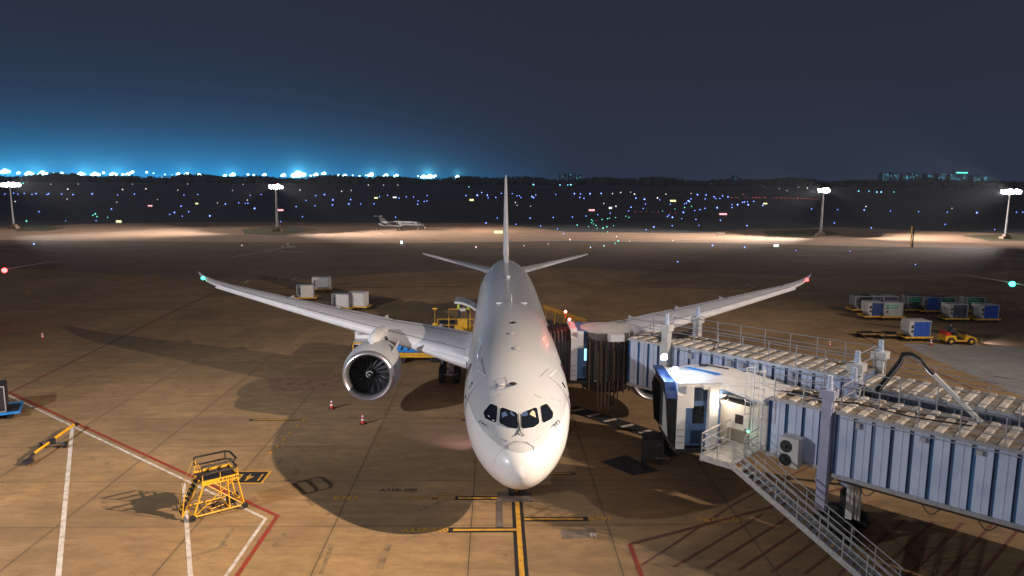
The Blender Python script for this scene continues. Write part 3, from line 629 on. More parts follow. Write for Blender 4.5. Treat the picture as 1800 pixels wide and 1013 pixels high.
# ------------------------------------------------------------------ jet bridges.  frame: u = towards the terminal, v = away from camera
C45 = math.sqrt(.5)
FR = Matrix(((C45, C45, 0, 0), (-C45, C45, 0, 0), (0, 0, 1, 0), (0, 0, 0, 1)))    # (u,v,z) -> world
def uvb(mb): 
    mb.v = [FR @ v for v in mb.v]; return mb
def UV(x, y): return ((x - y) * C45, (x + y) * C45)
def tunnel(par, u0, u1, v0, v1, z0, z1, pitch=.72, dark=False, name='tunnel'):
    w = MB()
    n = max(1, round((u1 - u0) / pitch)); p = (u1 - u0) / n
    w.box(u0, u1, v0 + .1, v1 - .1, z0, z1 - .06, 2)                 # core
    if not dark:
        for side, vv in ((-1, v0), (1, v1)):
            for i in range(n):
                a = u0 + i * p; q = vv - side * .02
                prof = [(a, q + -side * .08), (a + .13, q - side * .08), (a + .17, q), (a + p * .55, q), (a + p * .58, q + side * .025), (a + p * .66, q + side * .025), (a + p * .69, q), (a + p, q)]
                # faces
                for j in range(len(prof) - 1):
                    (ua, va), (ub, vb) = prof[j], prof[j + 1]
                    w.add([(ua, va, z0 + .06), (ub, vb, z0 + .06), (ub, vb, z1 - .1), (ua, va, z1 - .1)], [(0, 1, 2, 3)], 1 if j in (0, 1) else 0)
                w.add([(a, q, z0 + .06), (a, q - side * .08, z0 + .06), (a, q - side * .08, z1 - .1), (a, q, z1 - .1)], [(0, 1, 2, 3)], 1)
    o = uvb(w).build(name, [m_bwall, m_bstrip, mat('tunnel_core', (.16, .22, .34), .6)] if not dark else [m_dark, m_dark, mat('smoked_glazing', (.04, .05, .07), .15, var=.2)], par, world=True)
    if dark:
        g = MB()
        for i in range(n + 1):
            a = u0 + i * p; g.box(a - .05, a + .05, v0 + .02, v0 + .12, z0, z1 - .1)
        for zz in (z0 + .1, z0 + .9, z1 - .25): g.box(u0, u1, v0 + .04, v0 + .11, zz - .05, zz + .05)
        uvb(g).build('mullion', mat('mullion_grey', (.10, .12, .16), .5), o, world=True)
    for vv in (v0, v1):
        for za, zb in ((z1 - .12, z1 + .02), (z0 - .1, z0 + .07)): uvb(MB().box(u0, u1, vv - .05, vv + .05, za, zb)).build('edge_beam', m_steel, o, world=True)
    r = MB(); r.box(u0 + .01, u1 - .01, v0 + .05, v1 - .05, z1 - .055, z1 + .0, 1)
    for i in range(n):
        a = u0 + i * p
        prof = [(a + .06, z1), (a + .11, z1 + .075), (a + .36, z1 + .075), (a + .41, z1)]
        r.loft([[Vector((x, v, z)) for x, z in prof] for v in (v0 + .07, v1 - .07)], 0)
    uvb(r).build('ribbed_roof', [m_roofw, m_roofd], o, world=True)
    return o
def railing(par, u0, u1, v, z, step=1.45, h=1.15, ret=None, m=None):
    n = max(1, round((u1 - u0) / step)); s = (u1 - u0) / n; b = MB()
    for i in range(n + 1): b.tube([(u0 + i * s, v, z), (u0 + i * s, v, z + h)], .028, 6)
    for k in (h, h * .64, h * .32): b.tube([(u0, v, z + k), (u1, v, z + k)], .024, 6)
    if ret is not None:
        for uu in ret:
            pass
    return uvb(b).build('handrail', m or m_steel, par, world=True)
def crossrail(par, u, v0, v1, z, h=1.15):
    b = MB()
    for k in (h, h * .52): b.tube([(u, v0, z + k), (u, v1, z + k)], .024, 6)
    uvb(b).build('handrail', m_steel, par, world=True)
def lift_column(par, u, v, ztop, zmid, w=.42, m=None):
    b = MB().box(u - w / 2, u + w / 2, v - w / 2, v + w / 2, zmid, ztop - .5).box(u - w * .75, u + w * .75, v - w * .7, v + w * .7, ztop - .55, ztop - .15)
    c = uvb(b).build('lift_column', m or m_cream, par, world=True)
    uvb(MB().tube([(u, v, ztop - .15), (u, v, ztop + .12)], w * .32, 12).tube([(u, v, ztop + .1), (u, v, ztop + .45)], w * .26, 12)).build('lift_motor', m_bwall, c, world=True, smooth=40)
    uvb(MB().tube([(u, v, zmid + .1), (u, v, .9)], w * .30, 12).box(u - .25, u + .25, v - .25, v + .25, .55, 1.0)).build('inner_column', m_dark, c, world=True, smooth=40)
    return c
def bogie(par, u, v0, v1):
    c = uvb(MB().box(u - .3, u + .3, v0 - .2, v1 + .2, .55, .85)).build('wheel_beam', m_dark, par, world=True)
    for v in (v0, v1):
        for du in (-.55, .55):
            p = FR @ Vector((u + du, v, .5)); b = MB()
            b.lathe([(-.2, .2), (-.2, .46), (-.14, .5), (.14, .5), (.2, .46), (.2, .2)], (0, 0, 0), 'Y', 20); M = Matrix.Translation(p) @ Matrix.Rotation(-math.pi / 4, 4, 'Z')
            b.v = [M @ q for q in b.v]; b.build('bogie_wheel', m_black, c, world=True, smooth=40)
def lens(par, p, r, m, name='lamp'):
    return MB().ball(p, r, n=10).build(name, m, par, world=True)
def cab(par, x, y, wd, z0, z1, bel_m, bel_len, wall_m, win_m, bend=0.0, lit=False):
    """cabin at the aircraft end: front frame faces -x, near corner (x,y)"""
    # front frame: white portal
    fr = MB()
    fr.loft([[Vector((xx, yy, zz)) for yy, zz in ((y, z0), (y, z1 - .55), (y + .45, z1), (y + wd - .45, z1), (y + wd, z1 - .55), (y + wd, z0))] for xx in (x, x + .42)])
    fr.box(x + .42, x + .8, y + .0, y + .22, z1 - 1.2, z1 - .1)
    f = fr.build('front_frame', m_white, par, world=True)
    for k in range(3): MB().tube([(x - .03, y - .04, z0 + .35 + .33 * k), (x + .35, y - .04, z0 + .35 + .33 * k)], .025).build('step_bar', m_steel, f, world=True)
    wl = MB().box(x + .42, x + 3.0, y + .35, y + wd - .3, z0 + .05, z1 - .1)
    w = wl.build('cab_wall', wall_m, par, world=True)
    MB().box(x + .9, x + 1.38, y + .31, y + .36, z0 + 1.25, z0 + 2.05).build('window', win_m, w, world=True)
    b = MB(); b.box(x + .86, x + 1.42, y + .325, y + .37, z0 + 1.2, z0 + 2.1); b.build('window_frame', m_black, w, world=True)
    for zz in (z0 + .15, z1 - .95):
        b = MB(); b.box(x + .8, x + 1.5, y + .33, y + .345, zz, zz + .7)
        for k in range(9): b.box(x + .83 + k * .075, x + .86 + k * .075, y + .29, y + .33, zz + .04, zz + .66)
        b.build('louvre', mat('louvre_blue', (.03, .07, .16), .5), w, world=True)
    MB().box(x + 1.55, x + 1.98, y - .12, y + .34, z0 - .05, z1 - .1).build('corner_pillar', m_white, par, world=True)
    MB().box(x + .0, x + 3.2, y + .1, y + wd, z0 - .25, z0 - .02).build('cab_floor', m_dark, par, world=True)
    # bellows: folded hoops from the frame to the aircraft
    n = 14; rings = []
    for i in range(n + 1):
        t = i / n; xx = x - bel_len * t; g = (.10 if i % 2 else 0) ; sh = bend * t
        pr = ((y + .1, z0 + .25 * t), (y + .1, z1 - .75), (y + .7, z1 - .12), (y + wd - .7, z1 - .12), (y + wd - .1, z1 - .75), (y + wd - .1, z0 + .25 * t))
        cy, cz = y + wd / 2, (z0 + z1) / 2
        k = 1 - .10 * t + g / 1.7 * .5
        rings.append([Vector((xx - (.35 * bel_len * t if zz > cz else -.1 * bel_len * t), cy + (yy - cy) * k + sh, cz + (zz - cz) * (k - .04 * t))) for yy, zz in pr])
    MB().loft(rings, 0, False, closed=False).build('bellows', bel_m, par, world=True)
    return f

def clutter(par, u0, u1, v, z0, z1, seed):
    random.seed(seed)
    uvb(MB().tube([(u0, v - .07, z1 - .22), (u1, v - .07, z1 - .22)], .028, 6)).build('conduit', m_steel, par, world=True)
    uvb(MB().tube([(u0, v - .05, z0 - .16), (u1, v - .05, z0 - .16)], .04, 6)).build('conduit', m_black, par, world=True)
    for k in range(5):
        u = u0 + (u1 - u0) * (k + random.random() * .7) / 5; h = random.uniform(.16, .34); uvb(MB().box(u, u + random.uniform(.15, .3), v - .16, v - .04, z1 - .3 - h, z1 - .28)).build('junction_box', m_lgrey, par, world=True)
        u += .3; pts = [(u + .08 * j, v - .09, z0 - .16 - .32 * math.sin(math.pi * j / 8)) for j in range(9)]; uvb(MB().tube(pts, .02, 5)).build('hanging_cable', m_black, par, world=True)
# rear bridge (A): docked at the second door
A_ = thing('jet_bridge', 'rear jet bridge docked at the airliner with black bellows and red beacons', 'jet bridge', (9.3, 11.5, 0), -math.pi / 4, 'jet bridges')
AZ0, AZ1 = 3.6, 6.75; AV0, AV1 = 14.5, 17.5
tunnel(A_, -4.5, -1.7, AV0 + .15, AV1 - .15, AZ0 + .1, AZ1 - .12)
tA = tunnel(A_, -1.65, 9.2, AV0, AV1, AZ0, AZ1)
tunnel(A_, 9.25, 27, AV0 + .1, AV1 + .1, AZ0, AZ1 - .35, dark=True)
railing(A_, -4.4, 9.1, AV0 + .1, AZ1, ret=None); railing(A_, -1.4, 9.1, AV1 - .1, AZ1); crossrail(A_, 9.1, AV0 + .1, AV1 - .1, AZ1); railing(A_, -4.4, -1.5, AV1 - .2, AZ1 - .1, 1.4)
railing(A_, 9.6, 26, AV1, AZ1 - .35, 2.2, .9)
lift_column(A_, -1.5, AV0 - .3, 8.15, 2.6); lift_column(A_, -1.5, AV1 + .3, 8.15, 2.6); bogie(A_, -1.5, AV0 - .3, AV1 + .3)
lift_column(A_, 9.25, AV0 - .25, 7.75, 3.0, .5); lift_column(A_, 9.25, AV1 + .25, 7.75, 3.0, .5)
uvb(MB().box(-1.7, -1.3, AV0 - .3, AV1 + .3, 3.1, 3.5)).build('cross_beam', m_cream, A_, world=True)
cab(A_, 3.75, 15.1, 3.5, 3.45, 6.8, m_fabric, 1.25, m_cabblue, emi('lit_window', (.35, .75, 1), 1.6))
# rotunda with roller curtains
rx, ry = 6.25, 16.4
rot = MB().lathe([(3.5, 1.75), (6.6, 1.75)], (rx, ry, 0), 'Z', 36).lathe([(6.55, .05), (6.75, .05)], (rx, ry, 0), 'Z', 8).build('rotunda', mat('rotunda_curtain', (.10, .085, .075), .5, var=.5, vscl=4), A_, world=True, smooth=40)
for k in range(22):
    t = R(-165 + k * 6.2); p = (rx + 1.82 * math.cos(t), ry + 1.82 * math.sin(t))
    if k % 4 == 3: continue
    MB().tube([(p[0], p[1], 3.3 - .3 * (k % 3)), (p[0], p[1], 6.15)], .055, 8).build('curtain_roller', m_brown if k % 2 else m_dark, rot, world=True, smooth=40)
MB().lathe([(6.62, 1.75), (6.72, 1.8), (6.92, .3), (6.93, .02)], (rx, ry, 0), 'Z', 36).build('rotunda_roof', m_cream, A_, world=True, smooth=30)
MB().box(6.0, 7.0, 13.9, 14.4, 6.3, 6.75).build('control_box', m_white, A_, world=True)
MB().lathe([(2.7, 1.5), (3.5, 1.6)], (rx, ry, 0), 'Z', 24).build('rotunda_base', m_dark, A_, world=True)
for (dx, zt) in ((0, 1.6), (.25, 2.0), (.5, 1.5), (.8, 1.9), (1.05, 2.1)):
    q = MB().tube([(5.45 + dx, 14.5, 5.6), (5.45 + dx, 14.4, 3.4), (5.47 + dx, 14.35, zt + .3), (5.57 + dx, 14.35, zt), (5.67 + dx, 14.35, zt + .3), (5.7 + dx, 14.4, 3.6)], .045, 6).build('hanging_cable', m_brown if dx != .8 else m_black, A_, world=True, smooth=50)
for (px, py) in ((994, 548), (1001, 562)):
    p = aty(px, py, 17.6 if py < 555 else 15.9); l = lens(A_, p, .09, emi('beacon_red', (1, .12, .08), 60), 'beacon'); MB().tube([p - Vector((0, 0, .45)), p], .03).build('beacon_post', m_red, l, world=True)
    lamp('beacon_lamp', p + Vector((0, 0, .2)), None, 22, (1, .06, .04), .08, kind='POINT')
# front bridge (B)
B_ = thing('jet_bridge', 'front jet bridge standing free with service stair, bright lamps and round cab roof', 'jet bridge', (13.6, .06, 0), -math.pi / 4, 'jet bridges')
BV0, BV1, BZ0, BZ1 = 9.25, 12.3, 3.6, 6.5
tunnel(B_, 7.0, 10.1, BV0 + .28, BV1 - .2, BZ0 + .08, BZ1 - .1); tunnel(B_, 10.15, 27, BV0, BV1, BZ0, BZ1)
railing(B_, 10.3, 26.8, BV0 + .1, BZ1); railing(B_, 10.3, 26.8, BV1 - .1, BZ1); railing(B_, 7.2, 9.9, BV0 + .35, BZ1 - .1); railing(B_, 7.2, 9.9, BV1 - .3, BZ1 - .1); crossrail(B_, 10.3, BV0 + .1, BV1 - .1, BZ1)
colm = mat('column_lilac', (.40, .41, .55), .5, var=.15)
lift_column(B_, 9.8, BV0 - .05, 7.6, 1.9, .42, colm); lift_column(B_, 9.7, BV1 + .3, 7.3, 1.9, .42, colm); bogie(B_, 9.9, BV0 + 1.4, BV1)
uvb(MB().box(9.45, 9.95, BV0, BV1 + .3, 3.05, 3.45)).build('cross_beam', colm, B_, world=True)
uvb(MB().tube([(10.6, BV1 - .9, 3.5), (10.6, BV1 - .9, .9)], .06).tube([(10.75, BV1 - .9, 3.5), (10.75, BV1 - .9, .9)], .06).box(10.2, 10.5, BV1 - 1.1, BV1 - .8, .9, 3.6)).build('drain_post', m_cream, B_, world=True)
cab(B_, 7.75, 3.25, 3.7, 3.3, 6.6, m_fabric, .4, m_cabblue, m_glass)
MB().box(7.70, 7.74, 3.5, 6.7, 3.45, 6.0).build('dark_panel', m_dark, B_, world=True)  # dark panel on the solid frame, painted as the unlit opening
MB().box(7.62, 7.68, 4.6, 5.7, 3.6, 5.7).build('cab_door', mat('pale_green_grey', (.30, .35, .35), .5), B_, world=True)
MB().loft([[Vector((7.8 - q, yy, zz)) for q, yy, zz in ((.0, 3.3, 5.8), (.0, 3.75, 6.5), (.0, 6.5, 6.62), (a_, 6.5, 6.72), (a_, 3.7, 6.6), (a_, 3.22, 5.9))] for a_ in (.12, .62)]).build('bellows_hood', m_bfabric, B_, world=True, smooth=50)
bx, by = 9.95, 5.4
MB().lathe([(3.4, 1.7), (6.45, 1.7)], (bx, by, 0), 'Z', 36).build('rotunda', m_white, B_, world=True, smooth=40)
MB().lathe([(6.45, 1.78), (6.58, 1.82), (6.72, 1.2), (6.82, .1), (6.82, .01)], (bx, by, 0), 'Z', 40).box(7.8, 9.6, 3.35, 5.6, 6.42, 6.62).box(9.0, 10.9, 3.2, 4.5, 6.35, 6.52).build('cab_roof', m_white, B_, world=True, smooth=25)
MB().add([(8.6, 5.8, 6.80), (8.95, 5.8, 6.81), (10.3, 4.4, 6.80), (10.0, 4.3, 6.79)], [(0, 1, 2, 3)]).build('roof_stripe', m_blue2, B_, world=True)
MB().tube([(9.9, 5.9, 6.88), (10.9, 5.4, 6.8)], .035).box(9.5, 10.0, 5.8, 6.0, 6.84, 6.9).build('roof_bar', m_dark, B_, world=True)
# sloping roof wedge over the door
uvb(MB().add([(4.6, 9.4, 6.55), (6.9, 9.4, 6.1), (6.9, 12.1, 6.4), (4.6, 12.1, 6.7), (4.6, 9.4, 6.35), (6.9, 9.4, 5.95), (6.9, 12.1, 6.2), (4.6, 12.1, 6.5)], [(0, 1, 2, 3), (4, 7, 6, 5), (0, 4, 5, 1), (1, 5, 6, 2), (2, 6, 7, 3), (3, 7, 4, 0)])).build('door_canopy', m_white, B_, world=True)
dw = uvb(MB().box(4.3, 7.0, 9.62, 12.0, 3.6, 6.0)).build('door_wall', m_cream, B_, world=True)
dr_ = uvb(MB().box(4.95, 6.05, 9.54, 9.60, 3.65, 5.75)).build('service_door', m_cream, B_, world=True)
uvb(MB().box(5.35, 5.75, 9.515, 9.535, 4.75, 5.2)).build('door_window', m_glass, dr_, world=True); uvb(MB().box(4.97, 6.03, 9.52, 9.538, 3.67, 4.45)).build('kick_plate', mat('brown_panel', (.22, .18, .14), .6), dr_, world=True)
uvb(MB().box(5.88, 5.97, 9.47, 9.535, 4.5, 4.6)).build('handle', m_chrome, dr_, world=True)
uvb(MB().box(4.8, 6.3, 9.0, 9.6, 5.9, 5.98)).build('door_hood', m_dark, B_, world=True)
# service landing and stair
ML = mat('stair_galvanised', (.55, .54, .53), .45, .35, var=.3, vscl=5)
LZ0 = 3.82
LA, LB, LC0, LD = 5.2, 6.75, 6.65, 9.5
uvb(MB().box(LA, LB, LC0, LD, LZ0 - .06, LZ0).box(LA, LB, LC0 - .05, LC0, LZ0 - .2, LZ0 + .1).box(LA - .06, LA, LC0 - .05, LD, LZ0 - .2, LZ0 + .1).box(LA + .4, LA + .5, LC0 + .05, LD - .1, LZ0 - .2, LZ0 - .07)).build('landing', ML, B_, world=True)
b = MB()
for (u, v) in ((LA, LC0), ((LA + LB) / 2, LC0), (LB, LC0), (LA, 8.1), (LA, LD - .1), (LB, 7.7)): b.tube([(u, v, LZ0 - .25), (u, v, LZ0 + 1.1)], .028)
for h in (.38, .74, 1.1):
    b.tube([(LB, LC0, LZ0 + h), (LA, LC0, LZ0 + h), (LA, LD - .1, LZ0 + h)], .024); b.tube([(LB, 7.7, LZ0 + h), (LB, 9.2, LZ0 + h)], .022)
uvb(b).build('handrail', ML, B_, world=True)
SU0, SV0, SV1 = 6.75, 6.65, 7.6
EN = (13.7, .1); 
def stz(u): return LZ0 - (u - SU0) * (LZ0 - EN[1]) / (EN[0] - SU0)
st = MB()
for v in (SV0, SV1):
    st.add([(SU0, v - .03, LZ0 + .08), (EN[0], v - .03, EN[1] + .08), (EN[0], v - .03, EN[1] - .2), (SU0, v - .03, LZ0 - .22), (SU0, v + .03, LZ0 + .08), (EN[0], v + .03, EN[1] + .08), (EN[0], v + .03, EN[1] - .2), (SU0, v + .03, LZ0 - .22)], [(0, 1, 2, 3), (4, 7, 6, 5), (0, 4, 5, 1), (3, 2, 6, 7), (0, 3, 7, 4), (1, 5, 6, 2)])
sto = uvb(st).build('stair_stringer', ML, B_, world=True)
for i in range(1, 23):
    u = SU0 + i * (EN[0] - SU0) / 23; uvb(MB().box(u - .13, u + .13, SV0 + .03, SV1 - .03, stz(u) - .03, stz(u) + .0).box(u - .13, u - .1, SV0 + .03, SV1 - .03, stz(u) - .1, stz(u) - .03)).build('stair_tread', m_dark if i % 1 else m_steel, sto, world=True)
for v in (SV0, SV1):
    b = MB()
    for i in range(8):
        u = SU0 + .1 + i * (EN[0] - SU0 - .2) / 7; b.tube([(u, v, stz(u)), (u + .0, v, stz(u) + 1.1)], .026)
    for h in (.4, .75, 1.1): b.tube([(SU0, v, LZ0 + h), (EN[0], v, EN[1] + h)], .024)
    uvb(b).build('handrail', ML, B_, world=True)
uvb(MB().box(EN[0] - .5, EN[0] - .1, SV0 - .05, SV0 + .35, 0, .5).tube([(EN[0] - .3, SV0 - .12, .25), (EN[0] - .3, SV0 - .06, .25)], .2, 16)).build('stair_caster', m_lgrey, B_, world=True)
# caged ladder
b = MB(); lu, lv = 6.55, 9.3
for du in (-.22, .22): b.tube([(lu + du, lv, 3.6), (lu + du, lv, 7.9)], .035)
for k in range(14): b.tube([(lu - .22, lv, 3.75 + k * .3), (lu + .22, lv, 3.75 + k * .3)], .018)
for k in range(4):
    z = 5.5 + k * .75; pts = [(lu + .45 * math.cos(t) - .0, lv - .35 + -.42 * math.sin(t), z) for t in [math.pi * j / 8 for j in range(9)]]; b.tube([(lu + .22, lv, z)] + pts + [(lu - .22, lv, z)], .02, 5)
for j in range(5):
    t = math.pi * j / 4; b.tube([(lu + .45 * math.cos(t), lv - .35 - .42 * math.sin(t), 5.5), (lu + .45 * math.cos(t), lv - .35 - .42 * math.sin(t), 7.75)], .016, 5)
uvb(b).build('caged_ladder', mat('ladder_white', (.7, .7, .72), .45), B_, world=True)
lens(B_, FR @ Vector((6.2, 9.2, 4.6)), .06, emi('green_lamp', (.1, 1, .4), 8), 'indicator')
# air conditioner
ac = uvb(MB().box(7.95, 8.8, 8.75, 9.35, 3.6, 4.95, 0)).build('air_conditioner', m_cream, B_, world=True)
for z in (3.9, 4.53):
    p = FR @ Vector((8.24, 8.74, z)); b = MB().lathe([(-.02, .02), (-.02, .27), (.01, .29)], (0, 0, 0), 'Y', 24).ball((0, -.03, 0), .08); M = Matrix.Translation(p) @ Matrix.Rotation(-math.pi / 4, 4, 'Z'); b.v = [M @ q for q in b.v]; b.build('fan_grille', m_dark, ac, world=True)
    p = FR @ Vector((8.24, 8.70, z)); b = MB().ball((0, 0, 0), .07, sc=(1, .3, 1)); b.v = [Matrix.Translation(p) @ q for q in b.v]; b.build('fan_hub', m_lgrey, ac, world=True)
# lamps of the front cab
for (px, py, y, pw, c, em) in ((1168, 627, 5.4, 110, (.50, .70, 1), 'cold'), (1187, 650, 4.2, 130, (.50, .70, 1), 'cold'), (1258, 712, 3.0, 30, (1, .80, .58), 'warm'), (1275, 703, 3.25, 45, (1, .80, .58), 'warm')):
    p = aty(px, py, y); l = lens(B_, p, .16 if em == 'cold' else .12, emi('lamp_' + em, c, 60 if em == 'cold' else 45), 'floodlight')
    MB().box(p.x - .18, p.x + .18, p.y + .08, p.y + .3, p.z - .2, p.z - .02).build('lamp_housing', m_cream, l, world=True)
    lamp('cab_lamp', p + Vector((0, -.35, .1)), None, pw, c, .12, kind='POINT')
# equipment cabinets and clutter on the roofs
for (u, v, z, a, bb, h, par) in ((-2.9, 15.4, 6.75, .9, .35, .18, A_), (-2.6, 16.3, 6.75, 1.1, .3, .15, A_), (7.6, 10.6, 6.5, .8, .25, .12, B_), (8.8, 11.2, 6.5, .5, .4, .2, B_)):
    uvb(MB().box(u, u + a, v, v + bb, z, z + h)).build('roof_cabinet', m_dark, par, world=True)
clutter(A_, -1.0, 9.0, AV0, AZ0, AZ1, 5); clutter(B_, 10.4, 20, BV0, BZ0, BZ1, 9)
uvb(MB().tube([(-4.2, 15.0, 6.78), (-3.5, 15.6, 6.8), (-2.2, 15.3, 6.85), (-1.9, 16.2, 6.9), (.6, 16.4, 6.92), (1.4, 15.2, 6.92), (4.0, 15.4, 6.92)], .035, 6)).build('roof_cable', m_black, A_, world=True)
uvb(MB().tube([(7.2, 10.2, 6.6), (8.0, 10.6, 6.6), (9.6, 10.1, 6.65), (10.6, 10.3, 6.72), (13, 10.0, 6.72), (15, 10.5, 6.72)], .035, 6)).build('roof_cable', m_black, B_, world=True)
# roof ladder loop on A
b = MB()
for du in (0, .5): b.tube([(-3.3 + du, 17.0, 6.8), (-3.3 + du, 17.0, 7.9), (-3.3 + du, 17.4, 8.05), (-3.3 + du, 17.6, 7.7)], .03)
for k in range(4): b.tube([(-3.3, 17.0, 6.95 + k * .3), (-2.8, 17.0, 6.95 + k * .3)], .02)
uvb(b).build('roof_ladder', m_white, A_, world=True)
# arched cable gantry between the bridges
hg = thing('cable_arch', 'black bent cable arch rising between the two jet bridge tunnels', 'cable arch', tuple(FR @ Vector((13.7, 14.0, 6.4))))
a_, ap, c_ = FR @ Vector((10.2, 14.4, 6.4)), aty(1588, 627, (FR @ Vector((12.8, 13.2, 0))).y), FR @ Vector((15.0, 11.9, 6.55))
ap2 = ap + Vector((.5, -.25, -.05))
for dd, r, m, nm in ((0, .09, m_black, 'cable'), (.12, .05, m_chrome, 'conduit')):
    o_ = Vector((0, -dd, -dd))
    k1, k2 = a_.lerp(ap, .9), c_.lerp(ap2, .86)
    MB().tube([a_ + o_, a_.lerp(ap, .5) + o_, k1 + o_, ap + Vector((-.05, 0, .12)) + o_, ap.lerp(ap2, .5) + Vector((0, 0, .2)) + o_, ap2 + Vector((.1, 0, .02)) + o_, k2 + o_, c_ + o_], r, 10).build(nm, m, hg, world=True, smooth=50)
MB().tube([c_.lerp(ap2, .75) + Vector((0, -.1, 0)), c_ + Vector((0, -.1, 0))], .11, 8).build('cover_channel', m_cream, hg, world=True)

# ------------------------------------------------------------------ people
def person(px, py, z, rz, label, h=1.75, pose='stand', vest=True, seatz=0.0, grp=None):
    p = at(px, py, z); k = h / 1.75
    o = thing('person', label, 'person', (p.x, p.y, z), rz, grp)
    J = {'pel': (0, 0, .95), 'waist': (0, 0, 1.1), 'chest': (0, 0, 1.32), 'neck': (0, 0, 1.48), 'h1': (0, .02, 1.6), 'h2': (0, .02, 1.7),
         'sl': (-.19, 0, 1.4), 'sr': (.19, 0, 1.4), 'el': (-.24, .04, 1.14), 'er': (.24, .04, 1.14), 'wl': (-.24, .16, .92), 'wr': (.24, .16, .92), 'fl': (-.23, .22, .84), 'fr': (.23, .22, .84),
         'hl': (-.1, 0, .9), 'hr': (.1, 0, .9), 'kl': (-.12, .03, .5), 'kr': (.12, .03, .5), 'al': (-.12, -.02, .08), 'ar': (.12, -.02, .08), 'tl': (-.13, .16, .04), 'tr': (.13, .16, .04)}
    if pose == 'walk': J.update(kl=(-.1, .16, .52), al=(-.1, .22, .1), tl=(-.1, .4, .05), kr=(.1, -.02, .5), ar=(.1, -.25, .12), tr=(.1, -.12, .04), wl=(-.26, -.05, .93), fl=(-.26, -.04, .84), wr=(.24, .3, 1.0), fr=(.23, .38, .96))
    if pose == 'reach': J.update(er=(.28, .2, 1.3), wr=(.2, .42, 1.42), fr=(.18, .5, 1.46), el=(-.26, .18, 1.2), wl=(-.2, .38, 1.15), fl=(-.18, .46, 1.14), chest=(0, .06, 1.32), neck=(0, .1, 1.47), h1=(0, .14, 1.58), h2=(0, .15, 1.68))
    if pose == 'sit': J.update(kl=(-.14, .42, .95), kr=(.14, .42, .95), al=(-.14, .5, .55), ar=(.14, .5, .55), tl=(-.14, .64, .5), tr=(.14, .64, .5), wl=(-.18, .38, 1.15), wr=(.18, .38, 1.15), fl=(-.16, .46, 1.16), fr=(.16, .46, 1.16), el=(-.27, .16, 1.16), er=(.27, .16, 1.16))
    rad = dict(pel=.15, waist=.14, chest=.165, neck=.06, h1=.095, h2=.085, sl=.075, sr=.075, el=.05, er=.05, wl=.035, wr=.035, fl=.03, fr=.03, hl=.1, hr=.1, kl=.07, kr=.07, al=.045, ar=.045, tl=.04, tr=.04)
    E = [('pel', 'waist'), ('waist', 'chest'), ('chest', 'neck'), ('neck', 'h1'), ('h1', 'h2'), ('chest', 'sl'), ('chest', 'sr'), ('sl', 'el'), ('el', 'wl'), ('wl', 'fl'), ('sr', 'er'), ('er', 'wr'), ('wr', 'fr'), ('pel', 'hl'), ('pel', 'hr'), ('hl', 'kl'), ('kl', 'al'), ('al', 'tl'), ('hr', 'kr'), ('kr', 'ar'), ('ar', 'tr')]
    nm = list(J); vs = [Vector(J[n]) * k for n in nm]; rr = [rad[n] * k for n in nm]; es = [(nm.index(a), nm.index(c)) for a, c in E]
    for sd in ('l', 'r'):                                             # five unequal fingers on each hand
        w, f = Vector(J['w' + sd]), Vector(J['f' + sd]); d = (f - w).normalized(); q = d.cross(Vector((1, 0, 0))).normalized()
        for i, (off, ln) in enumerate(((-.03, .06), (-.012, .075), (.008, .08), (.026, .07), (-.045, .04))):
            base_ = f if i < 4 else w.lerp(f, .4); a = base_ + q * off + d * ln * .5; b2 = base_ + q * off * 1.25 + d * ln + Vector((0, 0, -.015)); n0 = len(vs)
            vs += [a * k, b2 * k]; rr += [.009 * k, .008 * k]; es += [(nm.index('f' + sd), n0), (n0, n0 + 1)]
    me = bpy.data.meshes.new('person'); me.from_pydata([tuple(v) for v in vs], es, []); t = bpy.data.objects.new('body', me); COL.objects.link(t)
    sk = t.modifiers.new('s', 'SKIN'); sb = t.modifiers.new('u', 'SUBSURF'); sb.levels = 1; sb.render_levels = 1
    for i, v in enumerate(me.skin_vertices[0].data): v.radius = (rr[i], rr[i] * (.8 if i in (0, 1, 2) else 1)); v.use_root = (i == 0)
    dg = bpy.context.evaluated_depsgraph_get(); m2 = bpy.data.meshes.new_from_object(t.evaluated_get(dg)); bpy.data.objects.remove(t)
    m2.materials.clear(); m2.materials.append(m_cloth); m2.materials.append(m_skin)
    hz, hh_ = 1.5 * k, [Vector(J['f' + a]) * k for a in 'lr']
    for pg in m2.polygons:
        c = pg.center; pg.use_smooth = True
        pg.material_index = 1 if c.z > hz or min((c - q).length for q in hh_) < .1 else 0
    body = bpy.data.objects.new('body', m2); COL.objects.link(body); body.parent = o; PAR[body.name] = o
    ch, wa, hd = Vector(J['chest']) * k, Vector(J['waist']) * k, Vector(J['h2']) * k
    if vest:
        MB().loft([[c + Vector((rx_ * math.cos(q * math.pi / 8), ry_ * math.sin(q * math.pi / 8), dz)) for q in range(16)] for c, rx_, ry_, dz in ((wa, .19, .165, -.1), (ch, .225, .185, -.04), (ch, .22, .175, .08), (ch, .10, .09, .15))]).build('vest', m_vest, o, smooth=50)
    MB().ball(hd + Vector((0, -.01, .0)), .115 * k, sc=(1, 1.1, .85), n=12).build('cap' if vest else 'hair', m_white if vest else m_black, o, smooth=60)
    return o
